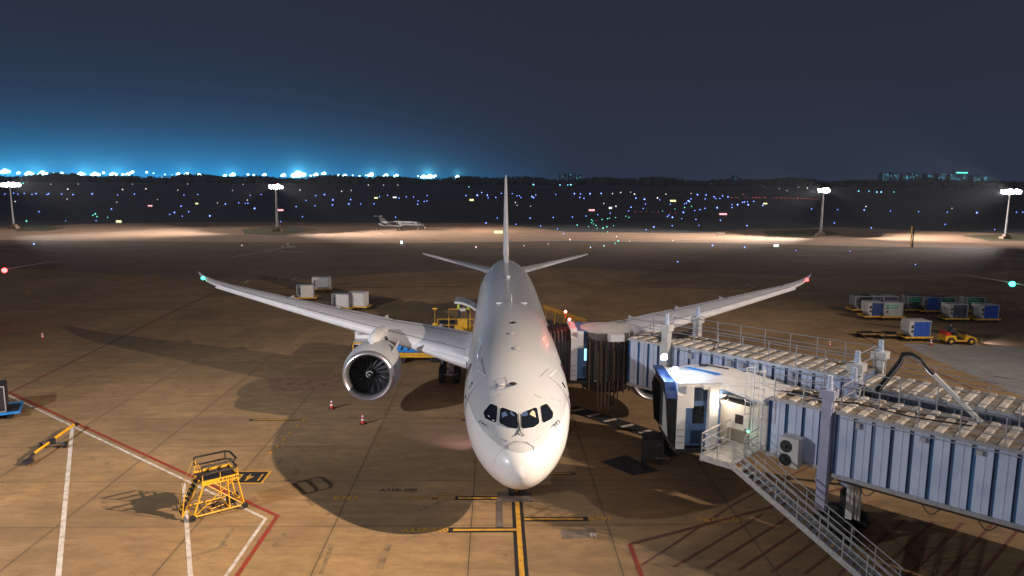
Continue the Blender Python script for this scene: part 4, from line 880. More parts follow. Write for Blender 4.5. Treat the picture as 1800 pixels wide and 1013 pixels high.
# ------------------------------------------------------------------ traffic cones
def cone_thing(px, py, label):
    p = at(px, py); o = thing('traffic_cone', label, 'traffic cone', tuple(p), random.random(), 'traffic cones on the apron')
    c = MB().lathe([(.04, .17), (.04, .15), (.70, .035), (.72, .0)], n=20).build('cone_body', m_red, o, smooth=40)
    for z0, z1 in ((.24, .36), (.48, .60)):
        MB().lathe([(z0, .157 - .176 * (z0 - .04) + .004), (z1, .157 - .176 * (z1 - .04) + .004)], n=20).build('reflective_band', mat('reflective_white', (.8, .76, .72), .35), c, smooth=40)
    MB().box(-.2, .2, -.2, .2, 0, .045).build('cone_base', m_black, o)
    return o
for px, py, l in ((583.5, 718.5, 'red and white cone on the ground just ahead of the engine, farther left of two'), (638, 745, 'red and white cone below the engine inlet, nearest to the camera'), (707, 635, 'small red and white cone behind the engine near the blue loader'),
        (75, 596, 'lone red cone far out on the empty apron at the left edge'), (1458, 610, 'pale red cone seen through the roof railing of the rear bridge'), (1636, 607, 'red and white cone beside the blue container and the yellow tractor')):
    cone_thing(px, py, l)
# ------------------------------------------------------------------ yellow maintenance steps
def beam(mb, a, b_, r=.03, n=6): mb.tube([a, b_], r, n)
p = Vector((-15.15, 3.8, 0)); ys_ = thing('maintenance_steps', 'yellow wheeled maintenance steps with black handrail standing on the open apron', 'steps', (p.x, p.y, 0), R(36))
L_, W_, H_ = 2.4, 1.5, 1.78                       # local x along the platform, y across
b = MB()
for y in (-W_ / 2, W_ / 2):
    beam(b, (-L_ / 2, y, .2), (L_ / 2, y, .2), .04); beam(b, (-L_ / 2, y, .2), (-L_ / 2 + .55, y, H_), .04); beam(b, (L_ / 2, y, .2), (L_ / 2 - .3, y, H_), .04)
    beam(b, (-L_ / 2, y, .2), (L_ / 2 - .3, y, H_), .025); beam(b, (L_ / 2, y, .2), (-L_ / 2 + .55, y, H_), .025)
    beam(b, (L_ / 2 - .7, y, .2), (L_ / 2 - .75, y, H_), .03)
for x in (-L_ / 2, -.3, .5, L_ / 2): beam(b, (x, -W_ / 2, .2), (x, W_ / 2, .2), .035)
for y in (-.3, .3): beam(b, (-.3, y, .2), (.5, y + .2, .2), .02)
b.build('frame', m_yel, ys_)
MB().box(-L_ / 2 + .45, L_ / 2 - .2, -W_ / 2 - .04, -W_ / 2, H_ - .12, H_ + .12).box(-L_ / 2 + .45, L_ / 2 - .2, W_ / 2, W_ / 2 + .04, H_ - .12, H_ + .12).box(L_ / 2 - .24, L_ / 2 - .2, -W_ / 2, W_ / 2, H_ - .12, H_ + .12).build('platform_edge', m_yel, ys_)
MB().box(-L_ / 2 + .45, L_ / 2 - .24, -W_ / 2, W_ / 2, H_ - .02, H_ + .03).build('platform_deck', m_dark, ys_)
mk = MB(); random.seed(2); x_ = .1
while x_ < .95: w_ = random.uniform(.03, .08); mk.box(x_, x_ + w_, -W_ / 2 - .046, -W_ / 2 - .041, H_ - .05, H_ + .05 + random.uniform(-.03, .02)); x_ += w_ + .04
mk.build('worn_marking', m_dark, ys_)
hr = MB(); x0_, x1_ = -L_ / 2 + .5, L_ / 2 - .25
for y in (-W_ / 2, W_ / 2):
    for x in (x0_, (x0_ + x1_) / 2, x1_): beam(hr, (x, y, H_), (x, y, H_ + .46), .022)
hr.build('rail_post', m_yel, ys_)
rb = MB()
for z in (H_ + .44, H_ + .84):
    rb.tube([(x0_, -W_ / 2, z), (x1_ - .15, -W_ / 2, z), (x1_ + .03, -W_ / 2 + .2, z), (x1_ + .03, W_ / 2 - .2, z), (x1_ - .15, W_ / 2, z), (x0_, W_ / 2, z)], .05, 8)
for (x, y) in ((x0_, -W_ / 2), (x1_ - .15, -W_ / 2), (x0_, W_ / 2), (x1_ - .15, W_ / 2)): beam(rb, (x, y, H_ + .44), (x, y, H_ + .84), .03)
rb.build('padded_rail', m_black, ys_, smooth=50)
ld = MB()
for y in (-.32, .32):
    beam(ld, (-L_ / 2 - .42, y, .15), (x0_ - .05, y, H_ + .05), .04); ld.tube([(-L_ / 2 - .42, y, .2), (-L_ / 2 - .25, y, 1.3), (x0_ - .2, y, H_ + .76), (x0_ - .05, y, H_ + .84), (x0_, y, H_ + .44)], .024)
ls = ld.build('ladder', m_yel, ys_, smooth=50)
for k in range(8):
    t = (k + .6) / 8.4; x = -L_ / 2 - .42 + t * (x0_ - .05 + L_ / 2 + .42); z = .15 + t * (H_ - .1); MB().box(x - .09, x + .09, -.31, .31, z - .015, z + .015).build('step', m_dark, ls)
for x in (-L_ / 2 - .05, L_ / 2 + .02):
    for y in (-W_ / 2 - .02, W_ / 2 + .02): MB().lathe([(-.05, .04), (-.05, .16), (.05, .16), (.05, .04)], (x, y, .16), 'Y', 18).build('wheel', m_black, ys_, smooth=40)
MB().box(.55, 1.0, -.35, .1, .24, .5).tube([(.75, -.3, .5), (.75, -.1, .75)], .05).build('pump_unit', m_dark, ys_)
MB().tube([(L_ / 2, 0, .3), (L_ / 2 - .3, .45, .5), (L_ / 2 - .3, -.45, .5), (L_ / 2, 0, .3)], .025).build('tow_handle', m_yel, ys_)
# ------------------------------------------------------------------ towbar
a, c = at(48, 818), at(135, 757); d = c - a; L_ = d.length
tb = thing('towbar', 'yellow aircraft towbar with small black wheels lying on the white line', 'towbar', (a.x, a.y, 0), math.atan2(d.y, d.x))
MB().tube([(.7, 0, .42), (L_ * .42, 0, .45)], .075, 12).build('bar', m_yel, tb, smooth=40); MB().tube([(L_ * .50, 0, .46), (L_ - .35, 0, .5)], .09, 12).build('bar', m_yel, tb, smooth=40)
MB().tube([(L_ * .41, 0, .45), (L_ * .51, 0, .46)], .13, 10).box(L_ * .43, L_ * .49, -.2, .2, .3, .5).build('centre_bracket', m_dark, tb)
MB().tube([(L_ * .46, -.75, .3), (L_ * .46, .6, .3)], .05, 8).build('axle', m_dark, tb)
for y in (-.78, .62): MB().lathe([(-.07, .05), (-.07, .19), (.07, .19), (.07, .05)], (L_ * .46, y, .2), 'Y', 18).build('wheel', m_black, tb, smooth=40)
MB().tube([(.72, 0, .42), (.1, .0, .22)], .1, 8).box(-.15, .35, -.2, .2, .1, .28).build('tow_head', m_dark, tb); MB().tube([(L_ - .4, 0, .5), (L_ - .05, 0, .45)], .06, 8).box(L_ - .1, L_ + .1, -.12, .12, .36, .5).build('tow_eye', m_black, tb)
# ------------------------------------------------------------------ dollies and containers
def dolly(loc, rz, label, L=3.2, wd=1.9, m=m_yel, grp='container dollies'):
    o = thing('container_dolly', label, 'dolly', loc, rz, grp)
    MB().box(-L / 2, L / 2, -wd / 2, wd / 2, .38, .46).box(-L / 2, L / 2, -wd / 2, -wd / 2 + .1, .46, .54).box(-L / 2, L / 2, wd / 2 - .1, wd / 2, .46, .54).build('deck', m, o)
    for x in (-L * .33, L * .33):
        for y in (-wd * .38, wd * .38): MB().lathe([(-.07, .05), (-.07, .2), (.07, .2), (.07, .05)], (x, y, .2), 'Y', 14).build('wheel', m_black, o, smooth=40)
    MB().tube([(L / 2, 0, .35), (L / 2 + .75, 0, .3)], .04).build('tow_hitch', m_dark, o)
    MB().box(-L / 2 + .12, L / 2 - .12, -wd / 2 + .15, wd / 2 - .15, .462, .475).build('roller_bed', m_dark, o)
    return o
def container(loc, rz, label, front, side, grp, w=2.25, dp=1.6, h=1.7, cut=True, striped=None, flip=False):
    """half-width cargo container with one slanted lower corner; front (-y) face curtained"""
    o = thing('cargo_container', label, 'cargo container', loc, rz, grp)
    k = .45 if cut else .02; s = -1 if not flip else 1
    prof = [(s * (w / 2 - k), 0), (s * w / 2, k * 1.15), (s * w / 2, h), (-s * w / 2, h), (-s * w / 2, 0)]
    MB().loft([[Vector((x, y, z)) for x, z in prof] for y in (-dp / 2, dp / 2)]).build('shell', side, o)
    fx = [(-s * (w / 2 - .06), .08), (s * (w / 2 - .52), .08), (s * (w / 2 - .52), h - .08), (-s * (w / 2 - .06), h - .08)]
    b = MB(); n = 10; rg = []
    for i in range(n + 1):
        t = i / n; x = fx[0][0] + (fx[1][0] - fx[0][0]) * t; rg.append([Vector((x, -dp / 2 - .02 - .018 * (i % 2), z)) for z in (.08, h * .35, h * .7, h - .08)])
    b.loft(rg, 0, False, closed=False).build('curtain', front, o)
    b = MB()
    for q in range(len(prof)):
        (xa, za), (xb, zb) = prof[q], prof[(q + 1) % len(prof)]
        b.tube([(xa, -dp / 2 - .015, za), (xb, -dp / 2 - .015, zb)], .035, 5)
    b.build('rim', m_lgrey, o)
    MB().box(s * (w / 2 - .36) - .1, s * (w / 2 - .36) + .1, -dp / 2 - .03, -dp / 2 - .005, h * .55, h * .75).box(s * (w / 2 - .36) - .1, s * (w / 2 - .36) + .1, -dp / 2 - .03, -dp / 2 - .005, h * .3, h * .45).build('placard', m_dark, o)
    if striped:
        for z in (h * .62, h * .8): MB().box(-w / 2 + .1, w / 2 - .6, -dp / 2 - .06, -dp / 2 - .045, z, z + .12).build('stripe', m_green, o)
    return o
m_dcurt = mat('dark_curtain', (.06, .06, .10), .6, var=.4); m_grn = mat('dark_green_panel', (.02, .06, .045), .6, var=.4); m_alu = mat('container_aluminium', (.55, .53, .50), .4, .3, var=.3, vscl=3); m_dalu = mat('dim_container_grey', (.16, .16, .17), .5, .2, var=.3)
m_wcurt = mat('white_curtain', (.66, .60, .52), .6, var=.25, vscl=5)
G_ = 'cargo containers parked on the right'
def on_dolly(x, y, lab, dl, front, side, rz=0, grp=G_, **k):
    p = at(x, y); d = dolly((p.x, p.y, 0), rz, dl, 2.9, 1.8, grp='dollies under the containers'); return container((p.x, p.y, .48), rz, lab, front, side, grp, **k)
P8 = on_dolly(1607, 598, 'bright blue container with white side alone beside the yellow tractor', 'yellow dolly under the single blue container next to the tractor', m_blue, m_alu)
on_dolly(1534, 561, 'dark blue curtained container leftmost on the yellow twin dolly', 'yellow dolly under the dark blue container of the left pair', mat('navy_curtain', (.015, .05, .17), .6, var=.3, bump=.2), m_alu)
on_dolly(1563, 562, 'silver container with green stripes right of the dark blue one', 'yellow dolly under the silver green-striped container of the left pair', mat('silver_curtain', (.45, .48, .46), .5), m_alu, cut=False, striped=True)
on_dolly(1512, 549, 'black container at the far left behind the dark blue one', 'dark dolly under the black container far left of the group', m_dark, m_dalu)
on_dolly(1530, 549, 'pale-roofed container just behind the dark blue curtained one', 'dolly under the pale-roofed container behind the left pair', m_dcurt, m_alu)
on_dolly(1555, 549, 'pale-roofed container just behind the silver green-striped one', 'dolly under the second pale-roofed container behind the left pair', m_dcurt, m_alu)
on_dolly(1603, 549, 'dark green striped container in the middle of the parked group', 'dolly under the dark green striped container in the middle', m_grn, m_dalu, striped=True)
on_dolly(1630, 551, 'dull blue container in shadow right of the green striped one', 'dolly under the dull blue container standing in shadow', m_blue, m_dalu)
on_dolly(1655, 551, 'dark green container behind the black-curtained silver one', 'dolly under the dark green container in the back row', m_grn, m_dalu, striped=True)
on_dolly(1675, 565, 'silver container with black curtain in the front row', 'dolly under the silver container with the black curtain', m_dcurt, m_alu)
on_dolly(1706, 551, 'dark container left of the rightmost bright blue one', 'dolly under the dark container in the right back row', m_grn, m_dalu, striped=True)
on_dolly(1729, 566, 'bright blue container rightmost of the parked group', 'yellow dolly under the rightmost bright blue container', m_blue, m_alu)
for i, (x, y) in enumerate(((1528, 592), (1560, 594))):
    p = at(x, y); dolly((p.x, p.y, 0), 0, ('empty brown dolly at the left end of the tractor train', 'empty brown dolly coupled left of the blue container')[i], 2.5, 1.8, mat('rusty_yellow', (.28, .16, .05), .6, var=.5), 'empty dollies')
GL = 'white containers behind the left wing'
m_wlit = mat('white_container', (.66, .62, .58), .5, var=.15)
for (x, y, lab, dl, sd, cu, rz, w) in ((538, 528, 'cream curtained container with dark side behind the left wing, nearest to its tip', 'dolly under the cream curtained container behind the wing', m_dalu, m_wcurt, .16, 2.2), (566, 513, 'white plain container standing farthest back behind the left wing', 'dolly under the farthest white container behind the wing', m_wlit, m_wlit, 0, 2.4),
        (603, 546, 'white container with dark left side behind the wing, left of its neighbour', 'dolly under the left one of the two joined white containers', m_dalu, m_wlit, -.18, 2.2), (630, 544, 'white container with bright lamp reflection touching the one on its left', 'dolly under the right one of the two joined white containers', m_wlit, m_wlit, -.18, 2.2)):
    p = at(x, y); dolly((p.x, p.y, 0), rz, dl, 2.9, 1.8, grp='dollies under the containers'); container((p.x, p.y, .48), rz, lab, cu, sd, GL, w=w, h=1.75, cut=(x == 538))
# black container on a blue dolly at the left edge
p = at(8, 733); dolly((p.x - .8, p.y, 0), R(28), 'bright blue dolly at the left picture edge under a black container', 3.4, 2.6, m_blue2, 'dollies under the containers'); container((p.x - 1.3, p.y, .48), R(28), 'black container on a blue dolly cut by the left picture edge', m_dark, m_dark, 'dark containers', w=2.6, dp=2.0, h=1.75, cut=False)
# ------------------------------------------------------------------ yellow baggage tractor with driver
p = at(1682, 604); tr = thing('baggage_tractor', 'low yellow baggage tractor with headlights on towing the container train', 'tractor', (p.x, p.y, 0), R(-4))
MB().loft([[Vector((x, y * w_, z)) for y in (-1, 1) for x, z in ()] for w_ in ()] or [[Vector((x, y, z)) for x, z in ((-1.55, .35), (-1.55, .85), (-1.35, .95), (-.55, .95), (-.4, .5), (.35, .5), (.45, 1.0), (1.1, .9), (1.5, .72), (1.6, .35))] for y in (-.72, .72)]).build('body', m_yel, tr)
MB().box(-.55, .3, -.55, .55, .5, .62).box(-.6, -.45, -.5, .5, .62, 1.15).build('seat', m_black, tr)
MB().box(.42, .46, -.6, .6, 1.0, 1.25).build('dashboard', m_dark, tr); MB().tube([(.36, -.3, 1.15), (.2, -.3, 1.3)], .02).lathe([(1.28, .16), (1.3, .18), (1.32, .16)], (.18, -.3, 0), 'Z', 16).build('steering_wheel', m_black, tr)
MB().box(-1.5, -1.0, -.6, .6, .96, 1.25).build('tool_box', m_red, tr)
for x in (-1.0, 1.0):
    for y in (-.7, .7):
        w_ = MB().lathe([(-.12, .12), (-.12, .34), (-.08, .38), (.08, .38), (.12, .34), (.12, .12)], (x, y, .38), 'Y', 22).build('wheel', m_black, tr, smooth=40); MB().lathe([(-.13, .02), (-.13, .17), (.13, .17), (.13, .02)], (x, y, .38), 'Y', 16).build('hub', m_yel, w_)
for y in (-.5, .5): MB().ball((1.56, y, .62), .07, n=8).build('headlight', emi('headlamp', (1, .9, .75), 30), tr)
person(1668, 598, .45, R(-94), 'driver in white cap sitting on the yellow baggage tractor', pose='sit', vest=False)
lamp('tractor_lamp', (p.x + 1.9, p.y, .8), (p.x + 9, p.y + .4, 0), 800, (.85, .75, 1), .08, 70, .8)
# ------------------------------------------------------------------ truck, blue loader, yellow high loader on the left side
p = at(648, 640); tk = thing('service_truck', 'white box truck with yellow cab frame half hidden behind the engine', 'truck', (p.x, p.y, 0), 0)
MB().box(-1.15, 1.15, .0, 4.5, .9, 3.35).build('box_body', m_white, tk)
MB().box(-1.05, 1.05, -1.7, -.02, .5, 2.35).build('cab', m_white, tk); MB().add([(-.9, -1.715, 1.35), (.9, -1.715, 1.35), (.9, -1.715, 2.15), (-.9, -1.715, 2.15)], [(0, 1, 2, 3)]).build('windscreen', m_glass, tk)
b = MB()
for x in (-1.0, 1.0): b.box(x - .05, x + .05, -1.78, -1.72, .6, 2.35)
b.box(-1.05, 1.05, -1.78, -1.72, 2.25, 2.37).build('guard_frame', m_yel, tk)
for z, x1_ in ((3.05, .85), (2.75, .45)):
    mk = MB(); x_ = -.85
    while x_ < x1_: w_ = random.uniform(.05, .16); mk.box(x_, x_ + w_, -.016, -.003, z - .07, z + .07 + random.uniform(-.04, .02)); x_ += w_ + .05
    mk.build('worn_marking', m_dark, tk)
for x in (-1.0, 1.0):
    for y in (-1.0, 3.6): MB().lathe([(-.13, .1), (-.13, .42), (.13, .42), (.13, .1)], (x, y, .42), 'X', 18).build('wheel', m_black, tk, smooth=40)
p = at(745, 633); bl = thing('container_loader', 'bright blue roller-deck loader with yellow lower frame under the left wing', 'loader', (p.x, p.y, 0), 0)
MB().box(-3.6, 3.2, -1.3, 1.3, .55, .8).box(-3.6, 3.2, -1.4, -1.3, .8, 1.0).build('lower_frame', m_yel, bl)
MB().box(-3.4, 1.4, -1.2, 1.2, 1.0, 1.2).build('deck', m_blue2, bl); MB().box(-3.5, -3.3, -1.25, 1.25, 1.2, 2.6).box(-3.3, -.6, 1.1, 1.25, 1.2, 2.4).build('side_panel', m_lgrey, bl)
b = MB()
for k in range(7): x = -2.4 + k * .62; b.loft([[Vector((x + dx + (.22 if z > 1.3 else 0), y, z)) for dx, z in ((0, 1.2), (.42, 1.2), (.42, 1.75), (0, 1.75))] for y in (-1.25, -.9)])
b.build('stacked_crates', mat('light_blue_plastic', (.03, .30, .75), .4), bl)
for x in (-2.8, -1.9, 1.8, 2.7):
    for y in (-1.1, 1.1): MB().lathe([(-.15, .1), (-.15, .4), (.15, .4), (.15, .1)], (x, y, .4), 'Y', 18).build('wheel', m_black, bl, smooth=40)
p = at(808, 577, 2.9); hl = thing('high_loader', 'yellow scissor high loader raised to the open rear cargo door behind the wing', 'loader', (p.x, p.y, 0), 0)
Z = 2.9
MB().box(-2.1, 1.6, -1.4, 1.4, Z - .45, Z).box(-.4, .5, -1.45, -1.3, Z - .45, Z + .5).build('platform', m_yel, hl)
b = MB()
for x in (-1.9, -.9, 1.0, 1.5):
    b.tube([(x, -1.35, Z), (x, -1.35, Z + 1.1)], .04)
b.tube([(-1.9, -1.35, Z + 1.1), (1.5, -1.35, Z + 1.1)], .035).tube([(-1.9, -1.35, Z + .55), (1.5, -1.35, Z + .55)], .03).tube([(-.9, -1.35, Z + 1.1), (-.9, -1.35, Z + 2.0), (1.0, -1.35, Z + 2.0), (1.0, -1.35, Z + 1.1)], .045).build('guard_rail', m_yel, hl)
MB().box(-.1, .75, -1.5, -1.15, Z, Z + 1.15).build('control_cabinet', m_yel, hl); MB().box(.1, .6, -1.5, -1.2, Z + 1.85, Z + 2.1).build('lamp_box', m_wlit, hl)
MB().ball((-2.15, -1.3, Z + .5), .26, n=10, sc=(1, .5, 1)).tube([(-2.15, -1.3, Z + .6), (-2.15, -1.3, Z + 2.0)], .025).box(-2.35, -1.95, -1.35, -1.25, Z + 2.0, Z + 2.1).build('mirror_post', m_yel, hl)
for y in (-1.1, 1.1):
    MB().loft([[Vector((-1.8, y + q, 1.0)), Vector((-1.6, y + q, 1.0)), Vector((1.4, y + q, Z - .5)), Vector((1.2, y + q, Z - .5))] for q in (-.06, .06)]).build('scissor_arm', m_dark, hl)
    MB().loft([[Vector((1.4, y * .9 + q, 1.0)), Vector((1.2, y * .9 + q, 1.0)), Vector((-1.8, y * .9 + q, Z - .5)), Vector((-1.6, y * .9 + q, Z - .5))] for q in (-.06, .06)]).build('scissor_arm', m_dark, hl)
MB().box(-3, 2.2, -1.3, 1.3, .5, 1.0).build('chassis', m_yel, hl)
for x in (-2.3, 1.6):
    for y in (-1.2, 1.2): MB().lathe([(-.17, .1), (-.17, .45), (.17, .45), (.17, .1)], (x, y, .45), 'Y', 18).build('wheel', m_black, hl, smooth=40)
MB().box(-1.8, -1.0, -.6, .6, Z, Z + .6).box(-.9, -.5, -.6, .6, Z, Z + .6).build('cargo_net_bag', m_dark, hl)
person(807, 561, 2.9, R(-60), 'loader worker in green vest standing upright at the raised platform', pose='stand')
person(823, 562, 2.9, R(-90), 'loader worker in yellow-green vest bending towards the open cargo door', pose='reach')
person(640, 545, 0, R(100), 'ground worker in pale vest walking beside the white containers', pose='walk')
# yellow boom behind the rear bridge
e0, e1 = aty(955, 540, 29.5), aty(1030, 566, 27.0)
bm_ = thing('belt_loader', 'yellow railed belt loader boom sloping down behind the rear bridge', 'belt loader', (e0.x, e0.y, 0))
d = (e1 - e0); zoff = Vector((.06, .9, 0))
for off in (Vector(), zoff):
    b = MB().tube([e0 + off, e1 + off], .045).tube([e0 + off - Vector((0, 0, .22)), e1 + off - Vector((0, 0, .22))], .03)
    for k in range(5): q = e0.lerp(e1, .08 + k * .22) + off; b.tube([q, q - Vector((.12, 0, 1.1))], .035)
    b.build('guard_rail', m_yel, bm_, world=True)
b = MB(); b.loft([[e + Vector((0, yy, zz)) for yy, zz in ((-.1, -1.3), (1.0, -1.3), (1.0, -1.1), (-.1, -1.1))] for e in (e0, e1)]).build('belt_boom', m_dark, bm_, world=True)
q = e0.lerp(e1, .6); MB().box(q.x - 2, q.x + 2.2, q.y - .6, q.y + 1.4, .5, 1.3).build('chassis', m_yel, bm_, world=True); MB().tube([(q.x, q.y + .4, 1.2), (q.x, q.y + .4, q.z - 1.2)], .12).build('lift_ram', m_chrome, bm_, world=True)
for dx in (-1.4, 1.5):
    for dy in (-.6, 1.4): MB().lathe([(-.13, .1), (-.13, .4), (.13, .4), (.13, .1)], (q.x + dx, q.y + dy, .4), 'Y', 18).build('wheel', m_black, bm_, world=True, smooth=40)
# ground power box under the front cab
p = at(1150, 812); gp = thing('ground_power_unit', 'dark boxy ground unit with bright metal handle under the front cab', 'power unit', (p.x, p.y, 0), R(-12))
MB().box(-.75, .45, -.5, .5, .35, 1.5).build('housing', mat('brown_black_panel', (.035, .027, .026), .5), gp); MB().tube([(.1, -.53, .75), (.1, -.6, 1.25), (.3, -.6, 1.3)], .03).tube([(.05, -.53, .45), (.8, -.53, .45)], .035).build('handle', m_chrome, gp); MB().box(.46, .5, -.4, .4, .5, 1.3).build('panel', m_dalu, gp)
for x in (-.6, .3):
    for y in (-.4, .4): MB().lathe([(-.06, .05), (-.06, .18), (.06, .18), (.06, .05)], (x, y, .18), 'Y', 14).build('wheel', m_black, gp, smooth=40)
# ------------------------------------------------------------------ lighting masts
MH = 13.6
def mast(base_px, label, n, spread):
    p = at(*base_px); o = thing('light_mast', label, 'light mast', (p.x, p.y, 0), 0, 'apron light masts')
    MB().tube([(0, 0, 0), (0, 0, 5), (0, 0, MH - .4)], [.42, .32, .2], 12).build('pole', mat('mast_grey', (.13, .13, .14), .6), o, smooth=50)
    MB().box(-1.3, 1.3, -1, 1, 0, .7).box(-.6, .9, -.7, .7, .7, 1.3).build('base_block', mat('mast_base', (.16, .11, .08), .7), o)
    hd = MB().lathe([(MH - .5, .3), (MH - .45, spread * .5), (MH - .35, spread * .5), (MH - .3, .2)], n=16).build('head_frame', m_dark, o)
    for k in range(n):
        x = (k - (n - 1) / 2) * spread / n; z = MH + (.42 * math.cos(k * 2.4) + .1) * (1 - abs(x) / spread); MB().ball((x, -.3 + .25 * (k % 2), z + .1), .40 + .12 * (k % 3), sc=(1, .8, .9)).build('floodlight', emi('mast_lamp', (1, .93, .95), 25), o)
    MB().ball((.25, 0, MH + .9), .16).build('obstruction_light', emi('beacon_red2', (1, .1, .12), 20), o)
    return p
mb_ = [mast((24, 402), 'tall lit mast at the far left edge of the lit apron', 12, 6.4), mast((488, 407), 'tall lit mast left of the tail fin beside the business jet', 8, 4.0), mast((1442, 415), 'tall lit mast right of the tail fin above the bridge', 7, 3.6), mast((1767, 420), 'tall lit mast at the far right edge of the lit apron', 11, 6.0)]
for i, (p, pw) in enumerate(zip(mb_, (640000, 500000, 540000, 660000))):
    for dx, dy, k in ((-40, 6, .75), (-16, 7, .45), (16, 7, .45), (38, 4, .75)):
        lamp('mast_lamp', (p.x, p.y - 1, MH + .3), (p.x + dx, p.y + dy, 0), pw * k, (1, .88, .80), .4, 124, 1.0)
lamp('mast_lamp', (-6, 205, 14), (-6, 205, 0), 8000, (1, .72, .48), .5, 160, 1)  # unseen lamp, no mast here, lights the middle of the far apron
# striped marker post on the right
p = at(1602, 435); mp_ = thing('marker_post', 'tall yellow and black striped post on the lit far apron', 'post', (p.x, p.y, 0))
for k in range(2): MB().tube([(-.25 + .5 * k, 0, 0), (-.25 + .5 * k, 0, 5.4)], .14, 8).build('post', (m_yel, m_dark)[k], mp_, smooth=40)
for k in range(5): MB().box(-.3, .3, -.06, .06, .6 + k, .75 + k).build('crossbar', m_dark, mp_)
# ------------------------------------------------------------------ parked business jet
m_jet = mat('jet_dim_white', (.17, .17, .19), .4)
p = at(708, 404); bj = thing('business_jet', 'small white business jet with dark stripe parked on the lit far apron', 'business jet', (p.x, p.y, 0), R(-14))
b = MB().loft([[Vector((x, r * math.cos(k * math.pi / 8), 1.75 + zc + r * math.sin(k * math.pi / 8))) for k in range(16)] for x, r, zc in ((7.5, .05, -.25), (7.1, .35, -.2), (6.2, .68, -.05), (5, .88, .05), (3, .95, .1), (-2, .95, .1), (-5, .6, .35), (-7.5, .12, .7))])
b.build('fuselage', m_jet, bj, smooth=60)
for k in range(6): MB().box(.2 + k * .72, .55 + k * .72, -.97, -.9, 1.95, 2.3).build('cabin_window', m_glass, bj)
MB().box(5.3, 6.0, -.72, .72, 2.15, 2.42).build('windscreen', m_glass, bj); MB().box(-4.5, 4.5, -.985, -.9, 1.35, 1.55).build('stripe', m_dark, bj)
for s in (-1, 1):
    MB().loft([[Vector((x, s * y, z)) for x, z in ((x0, z0), (x1, z0), (x1, z0 + t), (x0, z0 + t))] for y, x0, x1, z0, t in ((.5, -2.6, 1.0, 1.15, .28), (7.6, -4.6, -3.2, 1.6, .12), (8.0, -5.2, -4.2, 2.4, .08))]).build('wing', m_jet, bj)
    MB().lathe([(-5, .3), (-4.4, .48), (-2.7, .45), (-2.5, .3)], (0, s * 1.5, 2.3), 'X', 16).box(-4.2, -3, min(s * .8, s * 1.3), max(s * .8, s * 1.3), 2.2, 2.4).build('engine', m_dark, bj, smooth=40)
    MB().loft([[Vector((x, s * y, z)) for x, z in ((x0, z0), (x1, z0), (x1, z0 + .1), (x0, z0 + .1))] for y, x0, x1, z0 in ((0, -8.3, -7.0, 4.25), (3.0, -8.9, -8.3, 4.35))]).build('tailplane', m_jet, bj)
    MB().tube([(-1, s * 1.3, 1.3), (-1, s * 1.3, .4)], .08).build('gear_leg', m_steel, bj); MB().lathe([(-.12, .05), (-.12, .32), (.12, .32), (.12, .05)], (-1, s * 1.3, .32), 'Y', 14).build('wheel', m_black, bj)
MB().loft([[Vector((x, y, z)) for x, y in ((x0, -.12), (x1, -.12), (x1, .12), (x0, .12))] for z, x0, x1 in ((2.2, -7.6, -4.8), (4.3, -8.4, -7.2))]).build('tail_fin', m_dark, bj)
MB().tube([(5.6, 0, 1.3), (5.6, 0, .3)], .07).build('gear_leg', m_steel, bj); MB().lathe([(-.1, .05), (-.1, .26), (.1, .26), (.1, .05)], (5.6, 0, .26), 'Y', 14).build('wheel', m_black, bj)
for i, (px, py) in enumerate(((661, 404), (675, 409), (747, 402), (735, 405))):
    cone_thing(px, py, ('small cone left of the business jet wing tip', 'small cone in front of the business jet wing', 'small cone right of the business jet nose', 'small cone below the business jet nose')[i])
# ------------------------------------------------------------------ airfield signs
SG = 'lit guidance signs on the airfield'
for px, py, w, h, c, lab in ((264, 362, 10, 3, 'pink', 'pink lit sign far left on the dark airfield'), (493, 369.5, 13, 4, 'pink', 'red and white lit sign just right of the second mast pole'), (1040, 369.5, 13, 4, 'pink', 'pinkish lit sign right of the tail fin'),
        (1271, 376.5, 17, 4, 'pink', 'red lit sign midway between tail fin and right mast'), (346, 358, 6, 3, 'yellow', 'tiny yellow lit sign beyond the left wing tip'), (661, 348, 8, 3, 'yellow', 'tiny yellow lit sign above the business jet'), (694, 347, 8, 3, 'white', 'tiny white lit sign above the business jet, beside a yellow one'),
        (829, 351.5, 9, 4, 'yellow', 'yellow-white lit sign close left of the tail fin'), (1183, 353, 13, 4, 'yellow', 'yellow lit sign far out right of the tail fin'), (1345, 358, 9, 3, 'yellow', 'faint yellow lit sign beside the row of red lights'), (1073, 365.5, 7, 4, 'white', 'bright green-white lit sign right of the tail fin'),
        (209, 389.5, 12, 5, 'yellow', 'bright yellow lit sign at the left edge of the lit apron'), (876, 408, 20, 7, 'yellow', 'large yellow-green lit sign immediately left of the tail fin'), (1364, 432, 12, 6, 'white', 'white-green lit sign at the edge of the right lit apron'),
        (706, 426, 6, 8, 'white', 'narrow white lit sign below the business jet'), (867, 351, 0, 0, '', '')):
    if not w: continue
    p = at(px, py + h / 2); k = (p - CAM).dot(fw) / F; W_, H2 = w * k * .8, h * k * .75
    o = thing('airfield_sign', lab, 'sign', (p.x, p.y, 0), 0, SG); cc = dict(pink=(1, .45, .5), yellow=(1, .95, .45), white=(.85, 1, .9))[c]
    MB().box(-W_ / 2 - .05, W_ / 2 + .05, 0, .3, .0, H2 + .15).build('frame', m_dark, o)
    n = 2 if w > 9 else 1
    for i in range(n): a = -W_ / 2 + W_ * i / n; MB().box(a + .03, a + W_ / n - .03, -.05, -.01, .15, H2 + .1).build('lit_panel', emi('sign_' + c, cc, 1.6), o)
